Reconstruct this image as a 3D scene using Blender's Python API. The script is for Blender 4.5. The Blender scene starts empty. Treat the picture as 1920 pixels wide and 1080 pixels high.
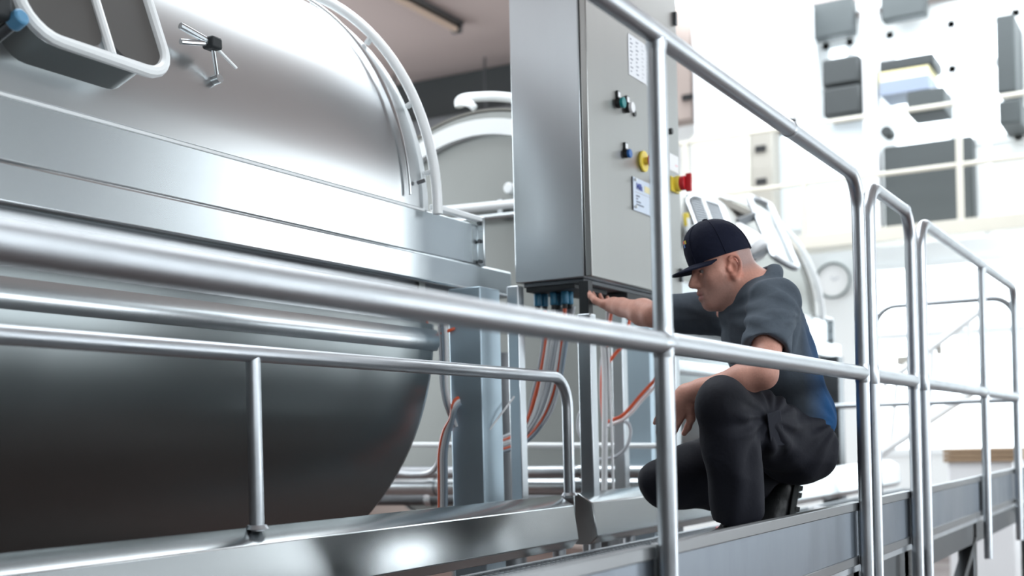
import bpy, bmesh, math, random
import numpy as np
from mathutils import Vector, Matrix

# ------------------------------------------------------------------ camera, sky, exposure
A = math.radians(29.1); ROLL = math.radians(1.4); FPX = 2350.0; PPX, PPY = 960.0, 832.0; CZ = 0.30
fw = np.array([math.cos(A), math.sin(A), 0.0]); rt0 = np.array([math.sin(A), -math.cos(A), 0.0]); up0 = np.array([0, 0, 1.0])
rt = rt0 * math.cos(ROLL) - up0 * math.sin(ROLL); up = up0 * math.cos(ROLL) + rt0 * math.sin(ROLL)
CAM = np.array([0, 0, CZ])
scene = bpy.context.scene
col = scene.collection
cam_d = bpy.data.cameras.new('camera'); cam = bpy.data.objects.new('camera', cam_d); col.objects.link(cam)
cam_d.sensor_width = 36.0; cam_d.lens = FPX / 1920 * 36.0
cam_d.shift_y = (PPY - 540) / 1920.0
cam_d.clip_start = 0.05; cam_d.clip_end = 200
M = Matrix.Identity(4)
for i in range(3):
    M[i][0] = rt[i]; M[i][1] = up[i]; M[i][2] = -fw[i]; M[i][3] = CAM[i]
cam.matrix_world = M
cam_d.dof.use_dof = True; cam_d.dof.focus_distance = 3.7; cam_d.dof.aperture_fstop = 2.1
scene.camera = cam

world = bpy.data.worlds.new('world'); scene.world = world; world.use_nodes = True
bg = world.node_tree.nodes['Background']
bg.inputs[0].default_value = (0.90, 0.96, 1.0, 1); bg.inputs[1].default_value = 3.5
scene.view_settings.view_transform = 'Standard'; scene.view_settings.look = 'None'
scene.view_settings.gamma = 1.0; scene.view_settings.use_curve_mapping = False
scene.view_settings.exposure = 1.05

def portal(name, loc, rot, sx, sy):
    l = bpy.data.lights.new(name, 'AREA'); l.shape = 'RECTANGLE'; l.size = sx; l.size_y = sy
    l.cycles.is_portal = True
    o = bpy.data.objects.new(name, l); o.location = loc; o.rotation_euler = rot; col.objects.link(o)
    return o

# ------------------------------------------------------------------ pixel helpers (photo is 1920x1080)
def ray(px, py): return fw + rt * (px - PPX) / FPX - up * (py - PPY) / FPX
def onX(px, py, X): d = ray(px, py); return CAM + d * (X / d[0])
def onY(px, py, Y): d = ray(px, py); return CAM + d * (Y / d[1])
def onZ(px, py, Z): d = ray(px, py); return CAM + d * ((Z - CZ) / d[2])
def at(px, py, dp): return CAM + ray(px, py) * dp

# ------------------------------------------------------------------ materials
MATS = {}
def new_mat(name):
    m = bpy.data.materials.new(name); m.use_nodes = True
    MATS[name] = m
    nt = m.node_tree
    return m, nt, nt.nodes['Principled BSDF']
def node(nt, kind, **kw):
    n = nt.nodes.new(kind)
    for k, v in kw.items(): setattr(n, k, v)
    return n
def noise_coords(nt, scale3):
    tc = node(nt, 'ShaderNodeTexCoord'); mp = node(nt, 'ShaderNodeMapping')
    mp.inputs['Scale'].default_value = scale3
    nt.links.new(tc.outputs['Object'], mp.inputs['Vector'])
    return mp.outputs['Vector']
def mat(name, colr, rough=0.5, metal=0.0, var=0.0, scale=(6, 6, 6), rvar=0.0, bump=0.0, bscale=None, spec=0.5, col2=None):
    m, nt, b = new_mat(name)
    b.inputs['Base Color'].default_value = (*colr, 1); b.inputs['Roughness'].default_value = rough
    b.inputs['Metallic'].default_value = metal; b.inputs['Specular IOR Level'].default_value = spec
    if var or rvar or bump or col2:
        v = noise_coords(nt, scale)
        n = node(nt, 'ShaderNodeTexNoise'); n.inputs['Scale'].default_value = 1.0; n.inputs['Detail'].default_value = 5
        nt.links.new(v, n.inputs['Vector'])
        if var or col2:
            mx = node(nt, 'ShaderNodeMix', data_type='RGBA')
            c2 = col2 if col2 else tuple(max(0, c * (1 - var)) for c in colr)
            mx.inputs['A'].default_value = (*colr, 1); mx.inputs['B'].default_value = (*c2, 1)
            nt.links.new(n.outputs['Fac'], mx.inputs['Factor']); nt.links.new(mx.outputs['Result'], b.inputs['Base Color'])
        if rvar:
            mr = node(nt, 'ShaderNodeMapRange')
            mr.inputs['From Min'].default_value = .3; mr.inputs['From Max'].default_value = .7
            mr.inputs['To Min'].default_value = max(0.02, rough - rvar); mr.inputs['To Max'].default_value = rough + rvar
            nt.links.new(n.outputs['Fac'], mr.inputs['Value']); nt.links.new(mr.outputs['Result'], b.inputs['Roughness'])
        if bump:
            n2 = n
            if bscale:
                v2 = noise_coords(nt, bscale); n2 = node(nt, 'ShaderNodeTexNoise'); n2.inputs['Scale'].default_value = 1.0
                n2.inputs['Detail'].default_value = 4; nt.links.new(v2, n2.inputs['Vector'])
            bp = node(nt, 'ShaderNodeBump'); bp.inputs['Strength'].default_value = bump; bp.inputs['Distance'].default_value = .01
            nt.links.new(n2.outputs['Fac'], bp.inputs['Height']); nt.links.new(bp.outputs['Normal'], b.inputs['Normal'])
    return m
STEEL = mat('steel_satin', (.60, .64, .66), .27, 1, var=.05, scale=(.8, 6, 6))
STEELV = mat('steel_brushed_vertical', (.60, .64, .67), .30, 1, var=.06, scale=(14, 14, .5), rvar=.03)
RAIL = mat('rail_steel', (.54, .57, .60), .38, 1, var=.12, scale=(9, 9, 9), rvar=.05)
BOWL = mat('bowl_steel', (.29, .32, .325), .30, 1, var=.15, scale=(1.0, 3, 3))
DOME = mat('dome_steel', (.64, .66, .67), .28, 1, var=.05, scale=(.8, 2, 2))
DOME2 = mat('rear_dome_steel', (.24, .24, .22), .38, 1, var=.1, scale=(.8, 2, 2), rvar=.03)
COLM = mat('column_blue_film', (.48, .60, .68), .40, .75, var=.2, scale=(6, 6, 1.2), rvar=.06)
KERB = mat('kerb_steel', (.58, .61, .62), .20, 1, var=.10, scale=(1.5, 4, 4))
COLLAR = mat('collar_steel', (.30, .33, .33), .35, 1, var=.1, scale=(2, 2, 2))
DOORM = mat('door_steel', (.40, .405, .395), .30, 1, var=.05, scale=(14, 14, .5))
EDGE = mat('edge_steel', (.30, .31, .32), .36, 1, var=.15, scale=(3, 8, 8))
FASCIA = mat('fascia_steel', (.30, .34, .39), .38, 1, var=.35, scale=(5, 5, 1.2), rvar=.08)
DARKSTEEL = mat('dark_steel', (.16, .17, .18), .42, 1, var=.2, scale=(8, 8, 8))
WHITEMETAL = mat('white_tube', (.86, .89, .90), .30, .0, var=.05)
GREYDISC = mat('end_plate_grey', (.31, .325, .315), .42, .85, var=.12, scale=(1, 1.5, 1.5))
WALLW = mat('wall_white', (.86, .88, .88), .7, 0, var=.05, scale=(.6, .6, .6))
WALLG = mat('wall_grey', (.07, .075, .075), .7, 0, var=.1, scale=(.6, .6, .6))
WALLT = mat('wall_taupe', (.15, .143, .13), .75, 0, var=.15, scale=(.5, .5, .5))
WALLB = mat('wall_brown', (.40, .33, .30), .8, 0, var=.12, scale=(.7, .7, .7))
CEIL = mat('ceiling_paint', (.44, .365, .345), .85, 0, var=.12, scale=(.5, .5, .5))
FLOOR = mat('floor_tile', (.08, .045, .038), .4, 0, var=.35, scale=(2, 2, 2), rvar=.1)
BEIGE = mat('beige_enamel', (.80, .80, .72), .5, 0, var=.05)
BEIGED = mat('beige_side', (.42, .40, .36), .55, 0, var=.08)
CREAM = mat('cream_steel', (.66, .63, .55), .5, 0, var=.08)
PALEBLUE = mat('pale_blue_panel', (.72, .79, .84), .4, 0, var=.05)
BLACK = mat('black_plastic', (.012, .014, .016), .4, 0, var=.2)
DARKGREY = mat('dark_grey_panel', (.03, .036, .038), .5, 0, var=.15)
MIDGREY = mat('mid_grey_panel', (.055, .065, .068), .55, 0, var=.15, scale=(2, 2, 8))
PANEGREY = mat('hatch_window_grey', (.075, .073, .07), .35, 0, var=.2, scale=(3, 3, 3))
RUBBER = mat('rubber', (.02, .025, .028), .6, 0, var=.3)
GREEN = mat('green_button', (.0, .22, .23), .3, 0, var=.1)
WHITEP = mat('white_plastic', (.85, .86, .88), .35, 0, var=.03)
BLUE = mat('blue_button', (.01, .12, .42), .3, 0, var=.1)
GLANDBLUE = mat('blue_gland', (.02, .17, .30), .4, 0, var=.2, scale=(40, 40, 40))
YELLOW = mat('yellow_plate', (.86, .68, .08), .4, 0, var=.08)
RED = mat('red_knob', (.62, .02, .03), .3, 0, var=.1)
ORANGE = mat('orange_hose', (.80, .13, .05), .4, 0, var=.12, scale=(20, 20, 20))
GREYCABLE = mat('grey_cable', (.50, .53, .57), .4, 0, var=.12, scale=(20, 20, 20))
WHITECABLE = mat('white_cable', (.80, .82, .84), .4, 0, var=.06, scale=(20, 20, 20))
BLUEGREY = mat('blue_grey_cable', (.28, .35, .42), .4, 0, var=.12, scale=(20, 20, 20))
PAPER = mat('paper', (.82, .84, .88), .7, 0, var=.03)
PLATE = mat('name_plate', (.60, .68, .80), .4, 0, var=.05)
INK = mat('ink', (.12, .14, .2), .7, 0, var=.1)
INKBLUE = mat('ink_blue', (.02, .05, .35), .6, 0, var=.1)
PALEGREY = mat('pale_grey_print', (.52, .54, .58), .7, 0, var=.05)
YELLOWPALE = mat('pale_yellow_print', (.82, .74, .42), .6, 0, var=.1)
PINKPRINT = mat('pink_print', (.85, .5, .55), .6, 0, var=.1)
BROWN = mat('brown_board', (.40, .28, .18), .7, 0, var=.25, scale=(3, 20, 20))
CLOCKRIM = mat('clock_rim', (.10, .14, .14), .4, 0, var=.1)
LENSW = mat('clock_face', (.88, .88, .88), .5, 0, var=.02)
m, nt, b = new_mat('clear_pane')
b.inputs['Base Color'].default_value = (.8, .84, .86, 1); b.inputs['Roughness'].default_value = .08
tr = node(nt, 'ShaderNodeBsdfTransparent'); tr.inputs[0].default_value = (.93, .96, .97, 1)
gl = node(nt, 'ShaderNodeBsdfGlossy'); gl.inputs['Roughness'].default_value = .06
ms = node(nt, 'ShaderNodeMixShader'); ms.inputs[0].default_value = .14
nt.links.new(tr.outputs[0], ms.inputs[1]); nt.links.new(gl.outputs[0], ms.inputs[2])
nt.links.new(ms.outputs[0], nt.nodes['Material Output'].inputs['Surface'])
GLASS = m

# ------------------------------------------------------------------ mesh builder
class MB:
    def __init__(s): s.v = []; s.f = []
    def add(s, vs, fs):
        n = len(s.v); s.v += [tuple(map(float, p)) for p in vs]; s.f += [tuple(i + n for i in f) for f in fs]; return s
    def box(s, a, b_):
        x0, x1 = sorted((a[0], b_[0])); y0, y1 = sorted((a[1], b_[1])); z0, z1 = sorted((a[2], b_[2]))
        return s.add([(x0,y0,z0),(x1,y0,z0),(x1,y1,z0),(x0,y1,z0),(x0,y0,z1),(x1,y0,z1),(x1,y1,z1),(x0,y1,z1)],
                     [(0,3,2,1),(4,5,6,7),(0,1,5,4),(1,2,6,5),(2,3,7,6),(3,0,4,7)])
    def obox(s, c, ax, ay, az, hx, hy, hz):
        c, ax, ay, az = (np.array(q, float) for q in (c, ax, ay, az)); vs = []
        for k in (-1, 1):
            for i, j in ((-1,-1),(1,-1),(1,1),(-1,1)): vs.append(c + ax*hx*i + ay*hy*j + az*hz*k)
        return s.add(vs, [(0,3,2,1),(4,5,6,7),(0,1,5,4),(1,2,6,5),(2,3,7,6),(3,0,4,7)])
    def bar(s, p, q, w, h, upv=(0,0,1)):
        p, q = np.array(p, float), np.array(q, float); d = q - p; L = np.linalg.norm(d); d = d / L
        u = np.array(upv, float); u = u - d * (u @ d); u /= np.linalg.norm(u); sd = np.cross(d, u)
        return s.obox((p+q)/2, d, sd, u, L/2, w/2, h/2)
    def tube(s, path, r, n=16, caps=True, closed=False):
        P = [np.array(p, float) for p in path]; N = len(P)
        rr = r if hasattr(r, '__len__') else [r]*N
        T = []
        for i in range(N):
            if closed: t = P[(i+1) % N] - P[i-1]
            else: t = P[min(i+1, N-1)] - P[max(i-1, 0)]
            T.append(t / (np.linalg.norm(t) + 1e-12))
        ref = np.array([0, 0, 1.0]) if abs(T[0][2]) < .9 else np.array([1.0, 0, 0])
        u = np.cross(T[0], ref); u /= np.linalg.norm(u); vs = []
        for i in range(N):
            u = u - T[i] * (u @ T[i]); u /= np.linalg.norm(u); w = np.cross(T[i], u)
            for k in range(n):
                a = 2*math.pi*k/n; vs.append(P[i] + rr[i]*(math.cos(a)*u + math.sin(a)*w))
        fs = []
        for i in range(N if closed else N-1):
            j = (i+1) % N
            for k in range(n): fs.append((i*n+k, i*n+(k+1) % n, j*n+(k+1) % n, j*n+k))
        if caps and not closed:
            fs.append(tuple(range(n-1, -1, -1))); fs.append(tuple((N-1)*n+k for k in range(n)))
        return s.add(vs, fs)
    def cyl(s, p, q, r, n=16): return s.tube([p, q], r, n)
    def extrude_yz(s, prof, x0, x1, closed=True, caps=True):
        n = len(prof); vs = [(x0, y, z) for y, z in prof] + [(x1, y, z) for y, z in prof]
        fs = [(i, (i+1) % n, n+(i+1) % n, n+i) for i in range(n if closed else n-1)]
        if caps and closed: fs += [tuple(range(n-1, -1, -1)), tuple(range(n, 2*n))]
        return s.add(vs, fs)
    def strip_yz(s, prof, x0, x1, thick, segs=1):
        """open sheet with thickness, profile in YZ, extruded along X"""
        P = [np.array(p, float) for p in prof]; out = []
        for i in range(len(P)):
            t = P[min(i+1, len(P)-1)] - P[max(i-1, 0)]; t /= np.linalg.norm(t); out.append(P[i] + thick*np.array([t[1], -t[0]]))
        ring = [tuple(p) for p in P] + [tuple(p) for p in reversed(out)]
        return s.extrude_yz(ring, x0, x1)
    def disc_yz(s, prof, x, x2): return s.extrude_yz(prof, x, x2)
    def build(s, name, m, parent=None, bevel=0, smooth=35, seg=2):
        me = bpy.data.meshes.new(name)
        vs = np.array(s.v)
        if parent is not None: off = np.array(parent['_o'])
        else: off = np.array([(vs[:,0].min()+vs[:,0].max())/2, (vs[:,1].min()+vs[:,1].max())/2, vs[:,2].min()])
        root_off = off
        me.from_pydata([tuple(p) for p in (vs - root_off)], [], s.f)
        bm = bmesh.new(); bm.from_mesh(me); bmesh.ops.recalc_face_normals(bm, faces=bm.faces); bm.to_mesh(me); bm.free()
        me.materials.append(m)
        o = bpy.data.objects.new(name, me); col.objects.link(o)
        OFF[o] = root_off
        if parent is not None: o.parent = parent
        else: o.location = off
        o['_o'] = [float(q) for q in root_off]
        if bevel:
            md = o.modifiers.new('bevel', 'BEVEL'); md.width = bevel; md.segments = seg; md.limit_method = 'ANGLE'; md.angle_limit = .6
        if smooth:
            for p in me.polygons: p.use_smooth = True
            me.set_sharp_from_angle(angle=math.radians(smooth))
        return o
OFF = {}
def thing(name, loc, label, cat, group=None):
    o = bpy.data.objects.new(name, None); o.empty_display_size = .1; col.objects.link(o)
    o.location = [float(q) for q in loc]; o['_o'] = [float(q) for q in loc]
    return tag(o, label, cat, group)
def tag(o, label, cat, group=None):
    o['label'] = label; o['category'] = cat
    if group: o['group'] = group
    return o
def struct(o): o['kind'] = 'structure'; return o
def fillet(pts, rad, n=8):
    P = [np.array(p, float) for p in pts]; out = [P[0]]
    for i in range(1, len(P)-1):
        a, b_, c = P[i-1], P[i], P[i+1]; u = (a-b_)/np.linalg.norm(a-b_); w = (c-b_)/np.linalg.norm(c-b_)
        ang = math.acos(np.clip(u@w, -1, 1)); t = rad/math.tan(ang/2); p, q = b_+u*t, b_+w*t
        bis = (u+w)/np.linalg.norm(u+w); cen = b_ + bis*rad/math.sin(ang/2)
        e0, e1 = p-cen, q-cen; th = math.acos(np.clip(e0@e1/rad**2, -1, 1))
        for k in range(n+1):
            f = k/n; out.append(cen + (math.sin((1-f)*th)*e0 + math.sin(f*th)*e1)/math.sin(th))
    out.append(P[-1]); return out
def arc(cy, cz, R, a0, a1, n): # angles from -Y axis going up
    return [(cy - R*math.cos(a0+(a1-a0)*k/n), cz + R*math.sin(a0+(a1-a0)*k/n)) for k in range(n+1)]
def spline(pts, n=8):
    P = [np.array(p, float) for p in pts]; P = [2*P[0]-P[1]] + P + [2*P[-1]-P[-2]]; out = []
    for i in range(1, len(P)-2):
        for k in range(n):
            t = k/n; a, b_, c, d = P[i-1], P[i], P[i+1], P[i+2]
            out.append(.5*((2*b_) + (c-a)*t + (2*a-5*b_+4*c-d)*t*t + (3*b_-a-3*c+d)*t**3))
    out.append(P[-2]); return out

# ------------------------------------------------------------------ the hall
ZG = -1.10                     # hall floor
ZW = -0.09                     # walkway grating
ZC = 5.25                      # ceiling
HX0, HX1, HY0, HY1 = -6.0, 15.0, -4.6, 12.0
fl = struct(MB().box((HX0-.3, HY0-.3, ZG-.2), (HX1+.3, HY1+.3, ZG)).build('floor', FLOOR))
def plate_with_holes(axis, pos, thick, u0, u1, v0, v1, holes):
    """axis: 'z' plate in XY, 'y' plate in XZ, 'x' plate in YZ"""
    us = sorted({u0, u1, *[h[0] for h in holes], *[h[1] for h in holes]}); vs = sorted({v0, v1, *[h[2] for h in holes], *[h[3] for h in holes]})
    mb = MB()
    for i in range(len(us)-1):
        for j in range(len(vs)-1):
            uc, vc = (us[i]+us[i+1])/2, (vs[j]+vs[j+1])/2
            if any(h[0] < uc < h[1] and h[2] < vc < h[3] for h in holes): continue
            a, b_ = (us[i], vs[j]), (us[i+1], vs[j+1])
            if axis == 'z': mb.box((a[0], a[1], pos), (b_[0], b_[1], pos+thick))
            if axis == 'y': mb.box((a[0], pos, a[1]), (b_[0], pos+thick, b_[1]))
            if axis == 'x': mb.box((pos, a[0], a[1]), (pos+thick, b_[0], b_[1]))
    return mb
sky_holes = [(2.4, 9.4, 2.2, 6.3), (10.8, 14.9, -.4, 5.6)]  # second skylight is added to brighten the end wall
struct(plate_with_holes('z', ZC, .25, HX0-.3, HX1+.3, HY0-.3, HY1+.3, sky_holes).build('ceiling', CEIL, smooth=0))
for k, h in enumerate(sky_holes):
    portal('skylight_and_fill_portal', ((h[0]+h[1])/2, (h[2]+h[3])/2, ZC+.24), (0, 0, 0), h[1]-h[0], h[3]-h[2])
    fr = MB(); nx = max(2, round((h[1]-h[0])/1.5))
    for i in range(nx+1):
        x = h[0] + (h[1]-h[0])*i/nx; fr.box((x-.03, h[2], ZC+.02), (x+.03, h[3], ZC+.12))
    for y in (h[2], h[3]): fr.box((h[0], y-.03, ZC+.02), (h[1], y+.03, ZC+.12))
    struct(fr.build('window_%d' % (k+1), WHITEMETAL))
front_holes = [(-4.9, -1.9, 1.3, 3.7), (-1.3, 1.7, 1.3, 3.7), (2.3, 5.3, .6, 3.9), (11.1, 14.0, -1.0, 4.9), (5.9, 9.8, -1.05, .75)]  # all but the tall opening are added, unseen, to brighten man and kerb
struct(plate_with_holes('y', HY0-.25, .25, HX0-.3, HX1+.3, ZG, ZC, front_holes).build('wall_front', WALLG, smooth=0))
for k, h in enumerate(front_holes):
    portal('window_and_fill_portal', ((h[0]+h[1])/2, HY0-.24, (h[2]+h[3])/2), (math.radians(90), 0, 0), h[1]-h[0], h[3]-h[2])
    fr = MB()
    for x in (h[0]+.03, (h[0]+h[1])/2, h[1]-.03): fr.box((x-.025, HY0-.16, h[2]), (x+.025, HY0-.1, h[3]))
    for z in (h[2]+.03, (h[2]+h[3])/2+.6, h[3]-.03): fr.box((h[0], HY0-.16, z-.025), (h[1], HY0-.1, z+.025))
    struct(fr.build('window_%d' % (k+11), WHITEMETAL))
back_fill_holes = [(-5.2, -1.2, .6, 4.3), (-.4, 4.0, .6, 4.3), (4.8, 8.6, .2, 4.6), (9.2, 12.6, .2, 4.6)]  # unseen openings added to brighten the kerb top, cabinet side and ceiling
struct(plate_with_holes('y', HY1, .25, HX0-.3, HX1+.3, ZG, ZC, back_fill_holes).build('wall_back', WALLB, smooth=0))
for k, h in enumerate(back_fill_holes):
    portal('back_fill_portal', ((h[0]+h[1])/2, HY1+.24, (h[2]+h[3])/2), (math.radians(-90), 0, 0), h[1]-h[0], h[3]-h[2])
    fr = MB()
    for x in (h[0]+.03, (h[0]+h[1])/2, h[1]-.03): fr.box((x-.025, HY1+.1, h[2]), (x+.025, HY1+.16, h[3]))
    for z in (h[2]+.03, (h[2]+h[3])/2+.6, h[3]-.03): fr.box((h[0], HY1+.1, z-.025), (h[1], HY1+.16, z+.025))
    struct(fr.build('window_%d' % (k+41), WHITEMETAL))
left_fill_holes = [(5.2, 9.6, 1.8, 4.2)]  # unseen opening added to brighten the cabinet's left face
struct(plate_with_holes('x', HX0-.25, .25, HY0, HY1, ZG, ZC, left_fill_holes).build('wall_left', WALLG, smooth=0))
for h in left_fill_holes:
    portal('left_fill_portal', (HX0-.24, (h[0]+h[1])/2, (h[2]+h[3])/2), (0, math.radians(-90), 0), h[3]-h[2], h[1]-h[0])
    fr = MB()
    for y in (h[0]+.04, (h[0]+h[1])/2, h[1]-.04): fr.box((HX0-.16, y-.03, h[2]), (HX0-.1, y+.03, h[3]))
    for z in (h[2]+.04, h[3]-.04): fr.box((HX0-.16, h[0], z-.03), (HX0-.1, h[1], z+.03))
    struct(fr.build('window_31', WHITEMETAL))
end_holes = [(-.6, 1.45, 2.75, 4.95), (1.75, 3.2, 3.55, 5.0), (3.3, 3.95, 3.55, 5.0), (-.4, 3.5, .05, 2.3), (4.35, 5.8, -.3, 2.35)]  # last two, under the gallery, are added to whiten the end wall
struct(plate_with_holes('x', HX1, .25, -1.2, 6.0, ZG, ZC, end_holes).build('wall_right', WALLW, smooth=0))
struct(MB().box((HX1, HY0, ZG), (HX1+.25, -1.2, ZC)).build('wall_side', WALLT))
struct(MB().box((HX1, 6.0, ZG), (HX1+.25, HY1, ZC)).build('wall_far', WALLB))
for k, h in enumerate(end_holes):
    portal('end_window_and_fill_portal', (HX1+.24, (h[0]+h[1])/2, (h[2]+h[3])/2), (0, math.radians(90), 0), h[3]-h[2], h[1]-h[0])
    fr = MB()
    for y in (h[0]+.04, h[0]+(h[1]-h[0])*.5, h[1]-.04): fr.box((HX1-.02, y-.04, h[2]), (HX1+.08, y+.04, h[3]))
    for z in (h[2]+.04, h[2]+(h[3]-h[2])*.62, h[3]-.04): fr.box((HX1-.02, h[0], z-.04), (HX1+.08, h[1], z+.04))
    w = struct(fr.build('window_%d' % (k+21), WHITEMETAL))
    MB().box((HX1+.02, h[0]+.04, h[2]+.04), (HX1+.028, h[1]-.04, h[3]-.04)).build('pane', GLASS, w)

# dark beam below the far ceiling edge
p0, p1 = onX(775, 186, 14.6), onX(955, 148, 14.6)
tag(MB().box((14.3, 6.5, p0[2]-.55), (14.95, 11.9, ZC)).build('roof_beam', DARKGREY, bevel=.01), 'dark roof beam crossing the ceiling behind the rear vat', 'beam')
ct = thing('cable_tray', (13.9, 8.0, 4.32), 'dark cable tray hung from the ceiling behind the rear vat', 'tray')
MB().box((13.6, 6.2, 4.32), (14.2, 9.8, 4.5)).build('trough', DARKSTEEL, ct, bevel=.01)
for yy in (6.6, 8.0, 9.4): MB().cyl((13.9, yy, 4.45), (13.9, yy, ZC), .015, 8).build('hanger_rod', DARKSTEEL, ct)
# ceiling lamp
l0, l1 = onZ(690, -40, ZC-.06), onZ(858, 52, ZC-.06)
lamp = thing('ceiling_lamp', ((l0[0]+l1[0])/2, l1[1], ZC-.13), 'long dark fluorescent batten lamp on the brown ceiling', 'lamp')
MB().box((l0[0], l1[1]-.09, ZC-.05), (l1[0], l1[1]+.09, ZC)).build('housing', DARKSTEEL, lamp, bevel=.01)
MB().cyl((l0[0]+.05, l1[1], ZC-.09), (l1[0]-.05, l1[1], ZC-.09), .035).build('tube_cover', mat('lamp_cover', (.55, .42, .33), .4, 0, var=.05), lamp)
for x in (l0[0]+.02, l1[0]-.02): MB().box((x-.03, l1[1]-.06, ZC-.13), (x+.03, l1[1]+.06, ZC-.05)).build('end_cap', DARKSTEEL, lamp, bevel=.006)
q0, q1 = onZ(955, 100, ZC), onZ(770, -20, ZC)
tag(MB().box((9.5, 6.55, ZC-.05), (14.3, 6.63, ZC)).build('ceiling_conduit', CEIL, bevel=.01), 'brown painted conduit running along the ceiling beside the cabinet', 'conduit')

# ------------------------------------------------------------------ vats
TY, TZ1, TZ0, TR = 3.46, 1.17, .75, .965
def make_vat(x0, xe, label, DOME, front_end):
    t = thing('cheese_vat', ((x0+xe)/2, TY, ZG), label, 'vat')
    # domed cover
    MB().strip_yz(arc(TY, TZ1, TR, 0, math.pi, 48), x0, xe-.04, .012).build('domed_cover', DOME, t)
    # raised white rim tube at the far end and its bead
    MB().tube([(xe, y, z) for y, z in arc(TY, TZ1, TR+.036, -.02, math.pi+.02, 60)], .019, 12).build('rim_tube', WHITEMETAL, t)
    MB().strip_yz(arc(TY, TZ1, TR-.012, 0, math.pi, 48), xe-.07, xe+.012, .034).build('rim_bead', WHITEMETAL, t)
    for ang in (8, 24, 43, 62, 85, 110):
        a = math.radians(ang); y, z = TY-(TR+.018)*math.cos(a), TZ1+(TR+.018)*math.sin(a)
        MB().obox((xe-.004, y, z), (1, 0, 0), (0, -math.cos(a), math.sin(a)), (0, math.sin(a), math.cos(a)), .012, .022, .007).build('rim_bracket', WHITEMETAL, t, bevel=.003)
    # clip line on the inside of the cover near the far end
    MB().tube([(xe-.15, y, z) for y, z in arc(TY, TZ1, TR+.016, .03, 1.2, 26)], .006, 8).build('cover_seam', DOME, t)
    # front belt: upper band, lower band, recess, lip
    U = 2.505
    MB().box((x0, U, 1.006), (xe+.36, U+.12, 1.168)).build('upper_band', STEEL, t, bevel=.006)
    MB().box((x0, U-.02, .896), (xe+.60, U+.14, 1.006)).build('lower_band', STEEL, t, bevel=.012, seg=3)
    MB().box((x0, U-.005, 1.160), (xe-.02, U+.05, 1.176)).build('band_ledge', WHITEMETAL, t, bevel=.003)
    e = MB().box((xe+.36, U-.03, 1.0), (xe+.372, U+.22, 1.195)).build('end_flange', STEEL, t, bevel=.004)
    for yy, zz in ((U, 1.02), (U, 1.17), (U+.10, 1.18), (U+.19, 1.18), (U, 1.10)):
        MB().cyl((xe+.352, yy-.012, zz), (xe+.36, yy-.012, zz), .008, 8).build('bolt', DARKSTEEL, e)
    MB().bar((xe+.02, U-.012, 1.185), (xe+.36, U-.012, 1.185), .03, .02).build('flange_ledge', WHITEMETAL, t, bevel=.004)
    MB().box((x0, U+.03, .725), (xe+.02, U+.1, .896)).build('belt_panel', STEEL, t)
    MB().box((x0, U+.02, .876), (xe+.45, U+.09, .898)).build('shade_strip', DARKSTEEL, t)  # dark strip put in as the shade below the lower band
    MB().tube([(x0, U+.026, .735), (xe+.0, U+.026, .735)], .008, 8).build('weld_seam', DARKSTEEL, t)
    pr = [(U-.01, .728), (U-.022, .70), (U-.022, .672), (U-.01, .65)]
    MB().extrude_yz(pr + [(U+.1, .65), (U+.1, .728)], x0, xe+.03).build('lower_lip', STEEL, t)
    # bowl
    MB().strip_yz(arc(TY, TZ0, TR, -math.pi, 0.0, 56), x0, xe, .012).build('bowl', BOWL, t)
    for xx, nm in ((x0, 'end_plate'), (xe-.05, 'end_plate')):
        prof = arc(TY, TZ1-.0, TR-.02, 0, math.pi, 40) + arc(TY, TZ0, TR-.02, -math.pi, 0, 40)
        MB().extrude_yz(prof, xx, xx+.04).build(nm, GREYDISC, t)
    # bowl edge flange at the far end
    MB().strip_yz(arc(TY, TZ0, TR-.012, -math.pi, 0, 56), xe-.015, xe+.03, .03).build('bowl_flange', STEEL, t)
    if front_end:
        MB().strip_yz(arc(TY, TZ1, TR-.065, 0, math.pi, 48), x0-.05, x0+.03, .085).build('front_rim', WHITEMETAL, t)
    for xx in (x0+.5, xe-.5):
        for yy in (TY-.45, TY+.45):
            MB().box((xx-.07, yy-.07, ZG), (xx+.07, yy+.07, .0)).build('support_leg', DARKSTEEL, t, bevel=.01)
    return t
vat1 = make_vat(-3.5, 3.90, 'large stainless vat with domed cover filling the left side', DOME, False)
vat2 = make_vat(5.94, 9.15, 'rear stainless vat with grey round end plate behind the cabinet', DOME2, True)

# hatch on the near vat cover
def dome_pt(px, py, R):
    d = ray(px, py); a = d[1]**2 + d[2]**2; b_ = 2*(d[1]*(-TY) + d[2]*(CZ-TZ1)); c = TY**2 + (CZ-TZ1)**2 - R*R
    t = (-b_ - math.sqrt(max(0, b_*b_-4*a*c)))/(2*a); return CAM + d*t
th = math.radians(20); hu = np.array([0, math.sin(th), math.cos(th)]); hn = np.array([0, -math.cos(th), math.sin(th)]); hx = np.array([1., 0, 0])
hc0 = onY(320, 150, 2.37); hx1 = hc0[0]; hx0 = onY(52, 60, 2.37)[0]; hH = .62
def hp(x, h, n): return np.array([x, 2.37, hc0[2]]) + hu*h + hn*n
def rounded_rect(x0, x1, h0, h1, r, n=6):
    out = []
    for cx, ch, a0 in ((x1-r, h0+r, -90), (x1-r, h1-r, 0), (x0+r, h1-r, 90), (x0+r, h0+r, 180)):
        for k in range(n+1):
            a = math.radians(a0+90*k/n); out.append((cx+r*math.cos(a), ch+r*math.sin(a)))
    return out
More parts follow.
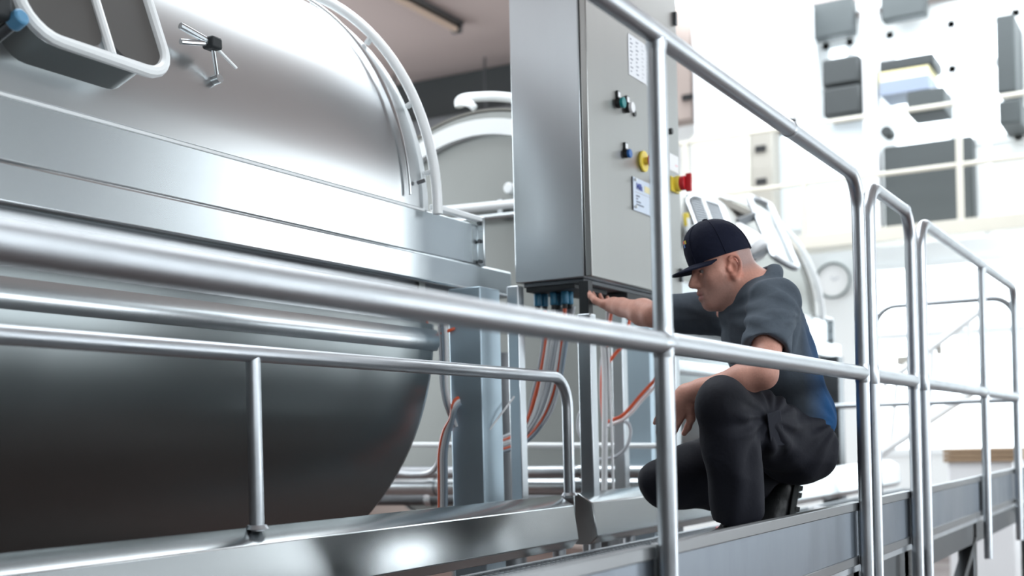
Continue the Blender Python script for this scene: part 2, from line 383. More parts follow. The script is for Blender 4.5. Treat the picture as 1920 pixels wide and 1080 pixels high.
def slab(pts, n0, n1):
    mb = MB(); N = len(pts); vs = [hp(x, h, n0) for x, h in pts] + [hp(x, h, n1) for x, h in pts]
    return mb.add(vs, [(i, (i+1) % N, N+(i+1) % N, N+i) for i in range(N)] + [tuple(range(N-1, -1, -1)), tuple(range(N, 2*N))])
R1 = rounded_rect(hx0, hx1, 0, hH, .09)
hatch = slab(R1, -.02, .0).build('hatch_lid', STEEL, vat1, bevel=.004); hatch['label'] = 'framed hatch lid with two grey window panes'
slab(rounded_rect(hx0+.02, hx1-.02, .02, hH-.02, .08), -.36, -.02).build('collar', COLLAR, hatch)
MB().tube([hp(x, h, .004) for x, h in R1], .016, 10, closed=True).build('lid_frame', WHITEMETAL, hatch)
xm = onY(208, 108, 2.37)[0]
MB().tube([hp(xm, .01, .006), hp(xm, hH-.01, .006)], .013, 10).build('lid_divider', WHITEMETAL, hatch)
for xa, xb in ((hx0+.02, xm-.014), (xm+.014, hx1-.02)):
    slab(rounded_rect(xa, xb, .02, hH-.02, .05), .0, .006).build('pane', PANEGREY, hatch)
g0 = hp(hx1-.17, .27, .02)
MB().tube(spline([hp(hx1-.19, .25, .005), hp(hx1-.19, .26, .04), hp(hx1-.14, .29, .045), hp(hx1-.12, .25, .005)], 6), .012, 10).build('lid_handle', WHITEMETAL, hatch)
# blue knob at the hatch's left
k0 = onY(22, 46, 2.36)
kn = MB().cyl(k0+hn*.0, k0+hn*.04, .02, 16).build('hatch_knob', mat('knob_blue', (.10, .30, .50), .4, 0, var=.1), vat1, bevel=.006)
MB().cyl(k0-hn*.22, k0, .014, 12).build('stem', DARKSTEEL, kn)
MB().obox(k0 + np.array([-.04, .02, .05]), (1,0,0), (0,1,0), (0,0,1), .03, .04, .05).build('clamp_block', RUBBER, kn, bevel=.01)
# latch on the cover
la, lb, lc = dome_pt(338, 48, TR+.05), dome_pt(398, 82, TR+.06), dome_pt(408, 150, TR+.015)
ld = dome_pt(443, 128, TR+.05)
lat = MB().obox(lb, (1,0,0), (0,1,0), (0,0,1), .022, .022, .018).build('cover_latch', RUBBER, vat1, bevel=.008)
MB().cyl(la, lb, .010, 10).build('arm', STEEL, lat)
MB().cyl(la+np.array([0, 0, -.045]), lb, .008, 10).build('arm', STEEL, lat)
MB().cyl(lb, lc, .006, 8).build('rod', STEEL, lat)
MB().cyl(lb, ld, .005, 8).build('lever', WHITEMETAL, lat)
MB().cyl(lc+np.array([0, .03, 0]), lc+np.array([0, -.010, 0.004]), .014, 12).build('foot', STEEL, lat)
# prop strut along the cover bottom, near the rim
s0, s1 = dome_pt(783, 343, TR+.012), dome_pt(796, 338, TR+.03)
MB().cyl(s0, s1, .007, 8).build('cover_catch', DARKSTEEL, vat1)

# fittings on the rear vat
f0, f1 = onX(812, 397, 5.86), onX(958, 382, 5.86)
pp = MB().cyl(f0, np.array([5.86, 2.6, f1[2]-.02]), .024).build('spray_pipe', WHITEMETAL, vat2)
MB().cyl(f0+np.array([.0, 0, -.062]), np.array([5.86, 2.6, f1[2]-.07]), .016).build('drip_rail', STEEL, pp)
for yy in (2.8, 3.3): MB().box((5.86, yy-.015, f0[2]-.08), (5.95, yy+.015, f0[2]+.02)).build('clip', STEEL, pp)
c0 = onX(952, 352, 5.9)
MB().cyl(c0, c0+np.array([.06, 0, 0]), .03).build('inlet_fitting', WHITEMETAL, vat2, bevel=.006)
tp = [onX(x, y, 6.1) for x, y in ((862, 200), (862, 189), (880, 183), (930, 181), (975, 188), (985, 205))]
tr_ = MB().tube(spline(tp, 6), .026, 12).build('top_pipe', WHITEMETAL, vat2)
MB().tube(spline([onX(866, 192, 6.05), onX(880, 194, 5.98), onX(890, 203, 5.98)], 5), .02, 10).build('branch', WHITEMETAL, tr_)

# open lids on the rear vat
def quad_frame(corners, thick, bar, label, cat, name, inner, inner_name, slats=0):
    P = [np.array(c, float) for c in corners]; n = np.cross(P[1]-P[0], P[3]-P[0]); n /= np.linalg.norm(n); n = n if n@(CAM-P[0]) > 0 else -n
    t = MB().tube(fillet([ (P[0]+P[1])/2, P[1], P[2], P[3], P[0], (P[0]+P[1])/2 ], bar*2.2, 5), bar, 10).build(name, RAIL, vat2); t['label'] = label
    if slats:
        u = P[1]-P[0]; v = P[3]-P[0]; w = np.linalg.norm(u); h = np.linalg.norm(v)
        for k in range(slats):
            f = (k+.7)/(slats+.4); a, b_ = P[0]+(P[3]-P[0])*f+.06*u, P[1]+(P[2]-P[1])*f-.06*u
            MB().bar(a, b_, .012, .006*2, n).build('slat', DARKSTEEL, t)
        MB().bar((P[0]+P[1])/2+n*.01, (P[3]+P[2])/2+n*.01, .016, .012, n).build('centre_bar', WHITEMETAL, t)
    mb = MB(); c = sum(P)/4; Q = [p+(c-p)*.06 for p in P]
    mb.add([q-n*.012 for q in Q]+[q-n*.006 for q in Q], [(0,1,2,3),(7,6,5,4),(0,4,5,1),(1,5,6,2),(2,6,7,3),(3,7,4,0)])
    mb.build(inner_name, inner, t)
    return t
quad_frame([at(1283, 362, 7.4), at(1352, 385, 7.3), at(1372, 440, 7.1), at(1312, 440, 7.2)], .02, .018,
           'louvred ventilation lid standing open above the cap', 'lid', 'louvre_lid', PALEGREY, 'backing', slats=15)
quad_frame([at(1402, 366, 8.6), at(1444, 386, 8.6), at(1498, 508, 7.9), at(1450, 482, 7.9)], .02, .022,
           'open lid with clear window pane leaning behind the man', 'lid', 'window_lid', GLASS, 'pane')
ds, de = at(1372, 437, 8.2), at(1428, 472, 8.0)
dr = MB().tube([ds, ds+(de-ds)*.1, ds+(de-ds)*.9, de], [.07, .085, .085, .06], 20).build('motor', WHITEP, vat2); dr['label'] = 'white cylindrical motor'
MB().cyl(ds-(de-ds)*.25, ds, .04, 14).build('shaft_end', DARKSTEEL, dr)
MB().bar(at(1385, 492, 8.0), at(1440, 470, 8.0), .05, .03).build('mount', DARKSTEEL, dr)
MB().bar(at(1366, 440, 8.3), at(1384, 422, 8.3), .05, .03).build('bracket', DARKSTEEL, dr)
hg = MB().bar(at(1374, 420, 8.2), at(1412, 405, 8.4), .09, .05).build('lid_hinge', DARKSTEEL, vat2)
MB().bar(at(1345, 375, 8.4), at(1405, 402, 8.4), .07, .04).build('plate', BEIGED, hg)
vv = MB().cyl(at(1280, 442, 7.0), at(1310, 452, 7.0), .02, 10).build('valve_block', STEEL, vat2)
for i, (x, y, m_) in enumerate(((1288, 420, WHITEMETAL), (1294, 440, RUBBER), (1302, 432, WHITEMETAL), (1286, 410, YELLOW))):
    MB().cyl(at(x, y-10, 7.0), at(x+3, y+14, 7.0), .018, 10).build('valve_body', m_, vv)

# ------------------------------------------------------------------ control cabinet
CX0, CX1, CY0, CY1, CB, CT = 4.345, 5.29, 2.05, 2.385, .934, 2.35
cab = thing('control_cabinet', ((CX0+CX1)/2, (CY0+CY1)/2, CB-.05), 'tall brushed steel control cabinet with buttons on its door', 'cabinet')
MB().box((CX0, CY0+.034, CB), (CX1, CY1, CT)).build('body', STEELV, cab, bevel=.004)
door = MB().box((CX0, CY0, CB), (CX1, CY0+.028, CT)).build('door', DOORM, cab, bevel=.004)
MB().box((CX0+.006, CY0+.026, CB+.005), (CX1-.006, CY0+.036, CT-.005)).build('door_gasket', BLACK, cab)
MB().box((CX0+.03, CY0+.05, CB-.018), (CX1-.03, CY1-.02, CB)).build('gland_plate', DARKSTEEL, cab, bevel=.003)
MB().box((CX0+.03, CY0+.09, CB-.036), (CX0+.33, CY1-.03, CB-.018)).build('gland_frame', RUBBER, cab, bevel=.003)
MB().box((CX0+.42, CY0+.04, CB-.05), (CX1-.1, CY1-.09, CB-.018)).build('gland_frame', RUBBER, cab, bevel=.003)
def onDoor(px, py): return onY(px, py, CY0)
def button(px, py, r, m_, name, depth=.018, legend=True, lm=None):
    c = onDoor(px, py); 
    bt = MB().cyl(c, c+np.array([0, -depth*.55, 0]), r*1.05, 20).build(name, BLACK, cab, bevel=.002)
    MB().cyl(c+np.array([0, -depth*.55, 0]), c+np.array([0, -depth, 0]), r*1.12, 20).build('cap', m_, bt, bevel=.002)
    if legend:
        L = MB().box((c[0]-.014, CY0-.008, c[2]+r*1.0), (c[0]+.014, CY0, c[2]+r*1.0+.030)).build('legend_plate', BLACK, cab, bevel=.0015)
        MB().box((c[0]-.011, CY0-.0092, c[2]+r*1.0+.005), (c[0]+.011, CY0-.0075, c[2]+r*1.0+.026)).build('legend_insert', WHITEP, L)
    return bt
button(1158, 194, .019, GREEN, 'push_button', .03)
button(1175, 203, .019, WHITEP, 'push_button', .03)
button(1189, 213, .012, BLACK, 'plug', .006, legend=False)
button(1172, 289, .016, BLUE, 'push_button', .026)
c = onDoor(1205, 303)
es = MB().cyl(c, c+np.array([0, -.012, 0]), .044, 32).build('emergency_stop', YELLOW, cab, bevel=.003)
MB().cyl(c+np.array([0, -.012, 0]), c+np.array([0, -.035, 0]), .016, 20).build('stem', YELLOW, es)
MB().tube([c+np.array([0, -.033, 0]), c+np.array([0, -.044, 0]), c+np.array([0, -.052, 0])], [.024, .024, .016], 24).build('red_button', RED, es)
# name plate, printed sheet, warning sticker, main switch
def plate(px0, py0, px1, py1, m_, name, t=.002):
    a, b_ = onDoor(px0, py0), onDoor(px1, py1)
    return MB().box((a[0], CY0-t, b_[2]), (b_[0], CY0, a[2])).build(name, m_, cab), (a[0], b_[0], b_[2], a[2])
sh, (x0, x1, z0, z1) = plate(1177, 62, 1226, 168, PAPER, 'printed_sheet', .0015)
for c_ in range(4):
    for r_ in range(9):
        xx = x0+.018+c_*(x1-x0-.03)/4; zz = z0+.012+(r_+.3)*(z1-z0-.02)/9
        MB().box((xx, CY0-.0022, zz), (xx+.012+.012*((c_+r_) % 2), CY0-.0014, zz+.004)).build('printed_line', PALEGREY if c_ > 1 else INK, sh)
npl, (x0, x1, z0, z1) = plate(1185, 331, 1236, 412, PLATE, 'name_plate', .004)
for xx, zz in ((x0+.012, z1-.012), (x0+.012, z0+.014), (x1-.012, z1-.012), (x1-.012, z0+.014)):
    MB().cyl((xx, CY0-.016, zz), (xx, CY0-.003, zz), .006, 10).build('stand_off', WHITEMETAL, npl)
MB().box((x0-.006, CY0-.003, z0), (x0, CY0, z1)).build('plate_edge', BLACK, npl)
def text_mesh(s, size, x, y, z, m_, parent, name='lettering', bold=True):
    cu = bpy.data.curves.new(name, 'FONT'); cu.body = s; cu.size = size; cu.extrude = .0004
    if bold: cu.offset = size*.02
    to = bpy.data.objects.new(name, cu); col.objects.link(to)
    dg = bpy.context.evaluated_depsgraph_get(); me = bpy.data.meshes.new_from_object(to.evaluated_get(dg))
    bpy.data.objects.remove(to); o = bpy.data.objects.new(name, me); col.objects.link(o)
    me.materials.clear(); me.materials.append(m_)
    o.parent = parent; off = np.array(parent['_o']); o.location = np.array([x, y, z])-off; o.rotation_euler = (math.pi/2, 0, 0)
    return o
text_mesh('Milk', .038, x0+.032, CY0-.0048, z1-.046, INKBLUE, npl)
MB().box((x0+.118, CY0-.0052, z1-.046), (x1-.03, CY0-.0038, z1-.020)).build('yellow_mark', YELLOWPALE, npl)
MB().box((x0+.02, CY0-.0052, z1-.060), (x1-.02, CY0-.0038, z1-.058)).build('rule_line', PALEGREY, npl)
for k, wd in enumerate((.035, .015, .045, .075)):
    MB().box((x0+.03, CY0-.0052, z1-.076-k*.012), (x0+.03+wd, CY0-.0038, z1-.071-k*.012)).build('printed_line', INK, npl)
st, (x0, x1, z0, z1) = plate(1254, 286, 1272, 326, WHITEP, 'warning_sticker', .0015)
MB().box((x0+.07, CY0-.0022, (z0+z1)/2-.01), (x1-.01, CY0-.0012, (z0+z1)/2-.004)).build('printed_line', PINKPRINT, st)
ms_, (x0, x1, z0, z1) = plate(1255, 330, 1271, 364, YELLOW, 'main_switch', .008)
cx, cz = (x0+x1)/2+.01, (z0+z1)/2+.006
MB().cyl((cx, CY0-.03, cz), (cx, CY0-.008, cz), .035, 24).build('collar', YELLOW, ms_, bevel=.003)
MB().cyl((cx, CY0-.055, cz), (cx, CY0-.03, cz), .032, 24).build('rotary_knob', RED, ms_, bevel=.003)
MB().bar((cx-.0, CY0-.068, cz-.04), (cx+.0, CY0-.068, cz+.04), .026, .018, (1, 0, 0)).build('handle', RED, ms_, bevel=.004)
c = onDoor(1253, 247)
MB().cyl((c[0], CY0-.02, c[2]), (c[0], CY0, c[2]), .014, 14).build('door_lock', BLACK, cab, bevel=.002)
for z in (CB+.07, CT-.2): MB().box((CX1-.03, CY0-.012, z), (CX1-.012, CY0, z+.06)).build('hinge', DARKSTEEL, cab, bevel=.002)
# cable glands below
glands = []
for i, (x, y) in enumerate(((1008, 560), (1021, 556), (1038, 556), (1047, 560), (1059, 560), (1068, 562))):
    p = onX(x, y, CX0+.10+.03*(i % 2)); p[2] = CB-.036
    g = MB().cyl(p, p+np.array([0, 0, -.05]), .016, 10).build('cable_gland', GLANDBLUE, cab, bevel=.003)
    MB().cyl(p+np.array([0, 0, -.05]), p+np.array([0, 0, -.068]), .011, 10).build('gland_nut', RUBBER, g)
    glands.append(p+np.array([0, 0, -.06]))
for i in range(9):
    x = CX0+.45+.04*i; MB().cyl((x, CY0+.10+.03*(i % 2), CB-.05), (x, CY0+.10+.03*(i % 2), CB-.085), .012, 8).build('cable_gland', WHITEP if i % 3 else RED, cab)
# legs of the cabinet
def leg(px_corner, Yc, w, z0, z1, name, parent, m_=STEELV):
    c = onY(px_corner, 760, Yc); return MB().box((c[0], Yc, z0), (c[0]+w, Yc+w, z1)).build(name, m_, parent, bevel=.004), c
zl = onY(1110, 588, 2.05)[2]
leg(976, 2.335, .05, -.12, CB-.02, 'leg', cab)
lo, c = leg(1110, 2.05, .055, -.12, zl, 'leg', cab)
MB().box((c[0]+.008, 2.058, zl), (c[0]+.047, 2.097, CB-.018)).build('leg_mount', RUBBER, cab)
MB().box((CX1-.06, CY0+.02, -.12), (CX1-.005, CY0+.075, CB-.018)).build('leg', STEELV, cab, bevel=.004)
MB().box((CX1-.06, CY1-.06, -.12), (CX1-.005, CY1-.005, CB-.018)).build('leg', STEELV, cab, bevel=.004)

# square columns carrying the band
c = onY(905, 760, 2.34)
tag(MB().box((c[0], 2.34, ZG), (c[0]+.15, 2.48, .885)).build('support_column', COLM, bevel=.006), 'broad square blue-grey steel column in front of the large vat end', 'column')
c = onY(1221, 760, 2.34)
tag(MB().box((c[0], 2.34, ZG), (c[0]+.15, 2.48, .885)).build('support_column', COLM, bevel=.006), 'square steel column between the cabinet legs and the slim front post', 'column')

c = onY(1574, 760, 2.36)
tag(MB().box((c[0], 2.36, ZG), (c[0]+.15, 2.50, .885)).build('support_column', DARKSTEEL, bevel=.006), 'dark grey column behind the crouching man under the rear vat band', 'column')

# ------------------------------------------------------------------ low pipes between the vats
def low_pipe(px0, py0, px1, py1, X, r, m_, label):
    a, b_ = onX(px0, py0, X), onX(px1, py1, X); d = (a-b_)/np.linalg.norm(a-b_)
    t = thing('floor_pipe', np.array([X, (a[1]+b_[1])/2, min(a[2], b_[2])-r]), label, 'pipe')
    MB().cyl(a+d*.3, b_-d*.1, r, 16).build('pipe_run', m_, t)
    for f in (.2, .75): q = b_+(a-b_)*f; MB().cyl(q-d*.02, q+d*.02, r*1.18, 16).build('clamp_ring', STEEL, t)
low_pipe(745, 834, 1200, 836, 5.45, .014, WHITEMETAL, 'thin white pipe running low between the vats, topmost')
low_pipe(720, 886, 1200, 884, 5.45, .032, RAIL, 'thick polished pipe running low between the vats')
low_pipe(700, 912, 1200, 912, 5.55, .045, STEEL, 'fat dull pipe lowest of those between the vats')
low_pipe(690, 938, 1200, 934, 5.75, .03, DARKSTEEL, 'dark pipe near the floor beneath the other low pipes')
tag(MB().cyl((5.1, 2.9, -.5), (5.1, 2.9, .72), .11, 24).build('drain_pipe', DARKSTEEL), 'dark vertical drain pipe behind the slim cabinet leg', 'pipe')
tag(MB().bar((4.6, 2.75, .05), (5.8, 3.4, -.12), .06, .06).build('red_brown_brace', mat('rust_brace', (.24, .11, .08), .6, 0, var=.3)), 'rusty brown diagonal brace low behind the kerb gap', 'brace')

# ------------------------------------------------------------------ cables
def cable(pts, r, m_, label, group):
    o = MB().tube(spline(pts, 7), r, 8).build('cable', m_); return tag(o, label, 'cable', group)
rnd = random.Random(4)
cols = [(GREYCABLE, 'grey'), (ORANGE, 'orange'), (WHITECABLE, 'white'), (GREYCABLE, 'grey'), (ORANGE, 'orange'), (BLUEGREY, 'blue-grey')]
for i, g in enumerate(glands+[q+np.array([.02, -.03, 0]) for q in glands[1:5]]):
    second = i >= 6; m_, cn = cols[i] if not second else [(WHITECABLE, 'second white'), (GREYCABLE, 'slack grey'), (WHITECABLE, 'third white'), (GREYCABLE, 'long grey')][i-6]; i = i if not second else i-5
    mids = [(1018, 640), (1024, 640), (1036, 640), (1046, 640), (1054, 640), (1062, 640)][i]
    low = [(1000, 735), (1004, 740), (1014, 745), (1022, 750), (1032, 752), (1040, 748)][i]
    lo2 = [(978, 800), (978, 806), (982, 812), (984, 816), (990, 820), (992, 824)][i]
    end = [(925, 824), (925, 829), (925, 834), (925, 839), (925, 845), (925, 850)][i]
    if second: mids = (mids[0]+5, mids[1]); low = (low[0]+7, low[1]+4); lo2 = (lo2[0]+5, lo2[1]-4); end = (end[0], end[1]-3)
    cable([g, onX(mids[0], mids[1], 4.45), onX(low[0], low[1], 4.5), onX(lo2[0], lo2[1], 4.55), onX(end[0], end[1], 4.6), onX(end[0]-40, end[1]-14, 4.6)],
          .0085, m_, '%s cable hanging from the cabinet glands and sweeping left%s' % (cn, '' if cn not in ('grey', 'orange') else (', outer' if i < 2 else ', inner')), 'cables below the cabinet glands')
for i, (dx, m_, cn) in enumerate(((0, ORANGE, 'orange'), (4, WHITECABLE, 'white'), (8, GREYCABLE, 'grey'), (12, BLUEGREY, 'blue-grey'))):
    cable([onX(872+dx*.3, 742+dx, 4.03), onX(852+dx*.3, 752+dx, 3.97), onX(845+dx*.3, 785+dx*.3, 3.96), onX(832+dx*.8, 810+dx*.5, 3.96), onX(824+dx, 850, 3.96), onX(824+dx, 900, 3.96), onX(824+dx, 985, 3.96)],
          .0075, m_, '%s cable tied upright beside the broad column' % cn, 'cables beside the column')
for i, (dx, m_, cn) in enumerate(((0, GREYCABLE, 'grey'), (6, BLUEGREY, 'dark'), (11, WHITECABLE, 'white'))):
    cable([onX(824+dx, 605, 3.97), onX(826+dx, 660, 3.97), onX(828+dx*.8, 720, 3.97), onX(836+dx*.6, 760, 3.97), onX(852+dx*.4, 800, 3.99)],
          .007, m_, '%s cable dropping from the band end to the column' % cn, 'cables above the column')
cable([onX(794, 526, 3.97), onX(797, 585, 3.97), onX(806, 617, 3.97), onX(822, 626, 3.97), onX(846, 618, 3.98), onX(862, 610, 4.02)], .006, ORANGE, 'short orange hose loop under the lower band', 'hose loop')
cable([onX(730, 884, 4.7), onX(770, 889, 4.6), onX(805, 886, 4.5), onX(822, 868, 4.3), onX(826, 840, 4.1)], .012, GREYCABLE, 'thick grey hose bending up at the vat end', 'hoses at the vat end')
cable([onY(918, 806, 2.342), onY(928, 792, 2.33), onY(946, 768, 2.32), onY(964, 744, 2.32)], .004, WHITECABLE, 'single stiff white wire sticking out by the column', 'stray wire')
for i, (m_, cn, pts) in enumerate((
        (WHITECABLE, 'white', [(1131, 640), (1134, 700), (1134, 800), (1133, 925)]),
        (WHITECABLE, 'thin white', [(1140, 650), (1143, 720), (1147, 820), (1150, 925)]))):
    cable([onX(x, y, 4.75) for x, y in pts], (.014, .006)[i], m_, '%s upright tube right of the front cabinet leg' % cn, 'upright tubes')
for i, (m_, cn, pts) in enumerate((
        (ORANGE, 'orange', [(1150, 560), (1138, 640), (1130, 690), (1128, 740), (1132, 800)]),
        (ORANGE, 'curling orange', [(1186, 570), (1172, 636), (1150, 668), (1136, 690), (1130, 740), (1133, 800)]),
        (GREYCABLE, 'grey', [(1140, 570), (1136, 640), (1128, 680), (1126, 740), (1132, 790)]),
        (ORANGE, 'lower orange', [(1136, 792), (1152, 786), (1166, 780), (1182, 764), (1204, 738), (1240, 700)]),
        (WHITECABLE, 'lower white', [(1134, 802), (1152, 794), (1168, 787), (1186, 772), (1206, 748), (1242, 712)]),
        (GREYCABLE, 'looping grey', [(1138, 800), (1160, 790), (1178, 794), (1182, 815), (1172, 842), (1150, 858), (1120, 862)]),
        (WHITECABLE, 'looping white', [(1112, 745), (1090, 770), (1084, 790), (1086, 812), (1098, 828), (1120, 836)]))):
    cable([onX(x, y, 4.95+.03*i if i < 6 else 4.39) for x, y in pts], .008, m_, '%s hose beside the front cabinet leg' % cn, 'hoses right of the front leg')

# ------------------------------------------------------------------ kerbs and the low inner rail
def kerb(x0, x1, label, stubs):
    t = thing('kerb_channel', ((x0+x1)/2, 2.05, -.20), label, 'kerb')
    yf, yb = 2.0, 2.095
    a = [(yf+.03, -.085), (yf, -.052), (yf+.018, .072), (yf+.075, .108), (yb, .108), (yb, -.085)]
    n = len(a); c = .012
    v = [(x0+c if 1 else x0, y, z) for y, z in a]
    mb = MB().extrude_yz(a, x0, x1); mb.build('channel', KERB, t, bevel=.003)
    for s_ in stubs:
        MB().cyl((s_, yf+.05, -.21), (s_, yf+.05, -.08), .024, 14).build('stub_foot', RAIL, t)
        MB().box((s_-.05, yf+.0, -.225), (s_+.05, yf+.1, -.21)).build('foot_plate', STEEL, t, bevel=.003)
    return t
kx1 = onY(1084, 947, 2.0)[0]; kx2 = onY(1119, 940, 2.0)[0]-.02
kerb(-2.5, kx1, 'long steel box kerb along the foot of the large vat', (1.0, 2.6, kx1-.06))
kerb(kx2+.02, 9.5, 'steel box kerb running behind the crouching man', (kx2+.1, kx2+.42, 6.0, 8.0))
ir = thing('low_guard_rail', (2.37, 2.06, .1), 'low polished guard rail standing on the kerb by the large vat', 'rail')
irx = onY(1066, 850, 2.06)[0]; ipx = onY(478, 830, 2.06)[0]
MB().tube(fillet([(-1.6, 2.06, .10), (-1.6, 2.06, .538), (irx, 2.06, .538), (irx, 2.06, .10)], .11, 10), .021, 20).build('bent_tube', RAIL, ir)
for x in (ipx, .6): MB().cyl((x, 2.06, .10), (x, 2.06, .53), .0185, 18).build('post', RAIL, ir)
for x in (ipx, irx):
    MB().tube([(x, 2.06, .105), (x, 2.06, .115)], [.03, .024], 18).build('weld_ring', RAIL, ir)

# ------------------------------------------------------------------ walkway
wk = thing('walkway', (4.0, 1.6, ZG), 'raised steel walkway platform the man crouches on', 'walkway')
FY = 1.20*.85
def grating(x0, x1, y0, y1):
    mb = MB(); n = int((x1-x0)/.034)
    for i in range(n+1): x = x0+(x1-x0)*i/n; mb.box((x-.002, y0, ZW-.03), (x+.002, y1, ZW))
    m2 = int((y1-y0)/.034)
    for j in range(m2+1): y = y0+(y1-y0)*j/m2; mb.box((x0, y-.002, ZW-.012), (x1, y+.002, ZW-.001))
    o = mb.build('grating', WHITEMETAL if 0 else RAIL, wk, smooth=0); o['kind'] = 'stuff'
grating(1.9, 9.2, FY+.03, 1.93)
for y in (FY+.02, 1.94): MB().box((1.85, y-.012, ZW-.06), (9.2, y+.012, ZW+.002)).build('grating_frame', RAIL, wk)
px_b = [(-1.2, 2.43), (2.465, 4.19), (4.35, 4.98), (5.17, 6.67), (6.74, 9.2)]
for x0, x1 in px_b:
    fz = CZ-.258*.85
    MB().box((x0, FY, -.10), (x1, FY+.006, fz-.03)).build('fascia_panel', FASCIA, wk)
    MB().box((x0, FY-.008, fz-.028), (x1, FY+.022, fz)).build('edge_strip', EDGE, wk, bevel=.002)
    MB().box((x0, FY-.006, -.125), (x1, FY+.02, -.095)).build('bottom_strip', EDGE, wk, bevel=.002)
    for xe in (x0, x1): MB().box((xe-.014 if xe == x1 else xe, FY-.006, -.10), (xe if xe == x1 else xe+.014, FY+.01, fz-.028)).build('end_strip', DARKSTEEL, wk)
for x in (2.5, 4.25, 5.05, 6.7, 9.1):
    MB().box((x-.04, FY+.03, ZG), (x+.04, FY+.11, ZW-.06)).build('support_leg', DARKSTEEL, wk, bevel=.005)
    MB().box((x-.03, FY+.03, ZW-.14), (x+.03, 1.92, ZW-.06)).build('cross_beam', DARKSTEEL, wk)
    MB().box((x-.03, 1.86, ZG), (x+.03, 1.92, ZW-.06)).build('support_leg', DARKSTEEL, wk)
MB().box((1.9, FY+.03, -.26), (9.2, FY+.09, -.16)).build('long_beam', DARKSTEEL, wk)
MB().bar((5.1, FY+.05, -.95), (6.7, FY+.05, -.25), .05, .05).build('diagonal_brace', DARKSTEEL, wk)
# stones / scraps on the grating by the near boot
for i, (x, y, m_, lab, hh) in enumerate(((1296, 990, RED, 'red paper scrap on the grating left of the near boot', .006), (1330, 984, WHITEP, 'white folded rag on the grating beside the near boot', .01),
                                ((1520), 955, WHITEP, 'white folded cloth on the grating behind the far boot', .012), (1283, 976, WHITEP, 'white sheet of paper lying against the slim front post', .004))):
    c = onZ(x, y, ZW)
    if c[1] > 1.86: c[1] = 1.84
    mb = MB(); rr = random.Random(i); n = 10
    ring = [(c[0]+.07*math.cos(2*math.pi*k/n)*(.7+.5*rr.random()), c[1]+.05*math.sin(2*math.pi*k/n)*(.7+.5*rr.random())) for k in range(n)]
    vs = [(x_, y_, ZW+.001) for x_, y_ in ring] + [(x_+.004, y_, ZW+hh*(.6+rr.random())) for x_, y_ in ring] + [(c[0], c[1], ZW+hh*1.6)]
    mb.add(vs, [(k, (k+1) % n, n+(k+1) % n, n+k) for k in range(n)] + [(n+k, n+(k+1) % n, 2*n) for k in range(n)] + [tuple(range(n-1, -1, -1))])
    tag(mb.build('paper_scrap', m_), lab, 'scrap')

# ------------------------------------------------------------------ front guard rails
RK = .85
RY, RTOP, RMID = 1.165*RK, CZ+(1.296-CZ)*RK, CZ+(.538-CZ)*RK
def guard(x0, x1, label, mids=(), bend0=True, bend1=True, zb=-.34, rr=.026*RK):
    t = thing('guard_rail', ((x0+x1)/2, RY, zb), label, 'guard rail', 'front guard rail sections')
    pts = ([(x0, RY, zb)] if bend0 else []) + [(x0, RY, RTOP), (x1, RY, RTOP)] + ([(x1, RY, zb)] if bend1 else [])
    MB().tube(fillet(pts, .115, 10), rr, 24).build('bent_tube', RAIL, t)
    MB().cyl((x0+.01, RY, RMID), (x1-.0, RY, RMID), .028*RK, 24).build('mid_rail', RAIL, t)
    for x in mids:
        MB().cyl((x, RY, zb), (x, RY, RTOP-.01), .0245*RK, 24).build('post', RAIL, t)
        MB().tube([(x, RY, RMID-.031), (x, RY, RMID-.024), (x, RY, RMID+.024), (x, RY, RMID+.031)], [.0211, .0224, .0224, .0211], 24).build('weld_ring', RAIL, t)
        MB().tube([(x-.031, RY, RMID), (x-.026, RY, RMID), (x+.026, RY, RMID), (x+.031, RY, RMID)], [.0239, .0249, .0249, .0239], 24).build('weld_ring', RAIL, t)
        MB().tube([(x, RY, RTOP-.034), (x, RY, RTOP-.020)], [.0211, .0230], 24).build('weld_ring', RAIL, t)
    for x in (x0, x1):
        if (x == x0 and bend0) or (x == x1 and bend1):
            MB().tube([(x, RY, RMID-.031), (x, RY, RMID-.024), (x, RY, RMID+.024), (x, RY, RMID+.031)], [.0222, .0238, .0238, .0222], 24).build('weld_ring', RAIL, t)
    # joint sleeve on the top rail
    xs = x0+(x1-x0)*.86
    MB().tube([(xs-.012, RY, RTOP), (xs-.008, RY, RTOP), (xs+.008, RY, RTOP), (xs+.012, RY, RTOP)], [rr+.0002, rr+.0015, rr+.0015, rr+.0002], 24).build('joint_ring', RAIL, t)
    return t
XA = 2.868*RK; XB = 4.885*RK; 
guard(-1.3, XB, 'longest steel guard rail crossing in front of the man', mids=(XA, .80*RK))
guard(5.05*RK, 5.845*RK, 'short steel guard rail section, second from the near post', mids=())
guard(6.07*RK, 9.30*RK, 'distant steel guard rail section beyond the short one', mids=(7.89*RK,))

# rounded rail across the walkway end
GX = 8.2
ge = thing('end_rail', (GX, 1.25, -.1), 'rounded rail frame across the far end of the walkway', 'rail')
gl_, gr_ = onX(1643, 640, GX)[1], onX(1903, 640, GX)[1]; gz = onX(1750, 568, GX)[2]; gm = onX(1700, 757, GX)[2]
MB().tube(fillet([(GX, gl_, ZW-.1), (GX, gl_, gz), (GX, gr_, gz), (GX, gr_, ZW-.1)], .13, 8), .018, 14).build('bent_tube', RAIL, ge)
MB().cyl((GX, gr_, gm), (GX, gl_+.34, gm), .017, 12).build('mid_rail', RAIL, ge)

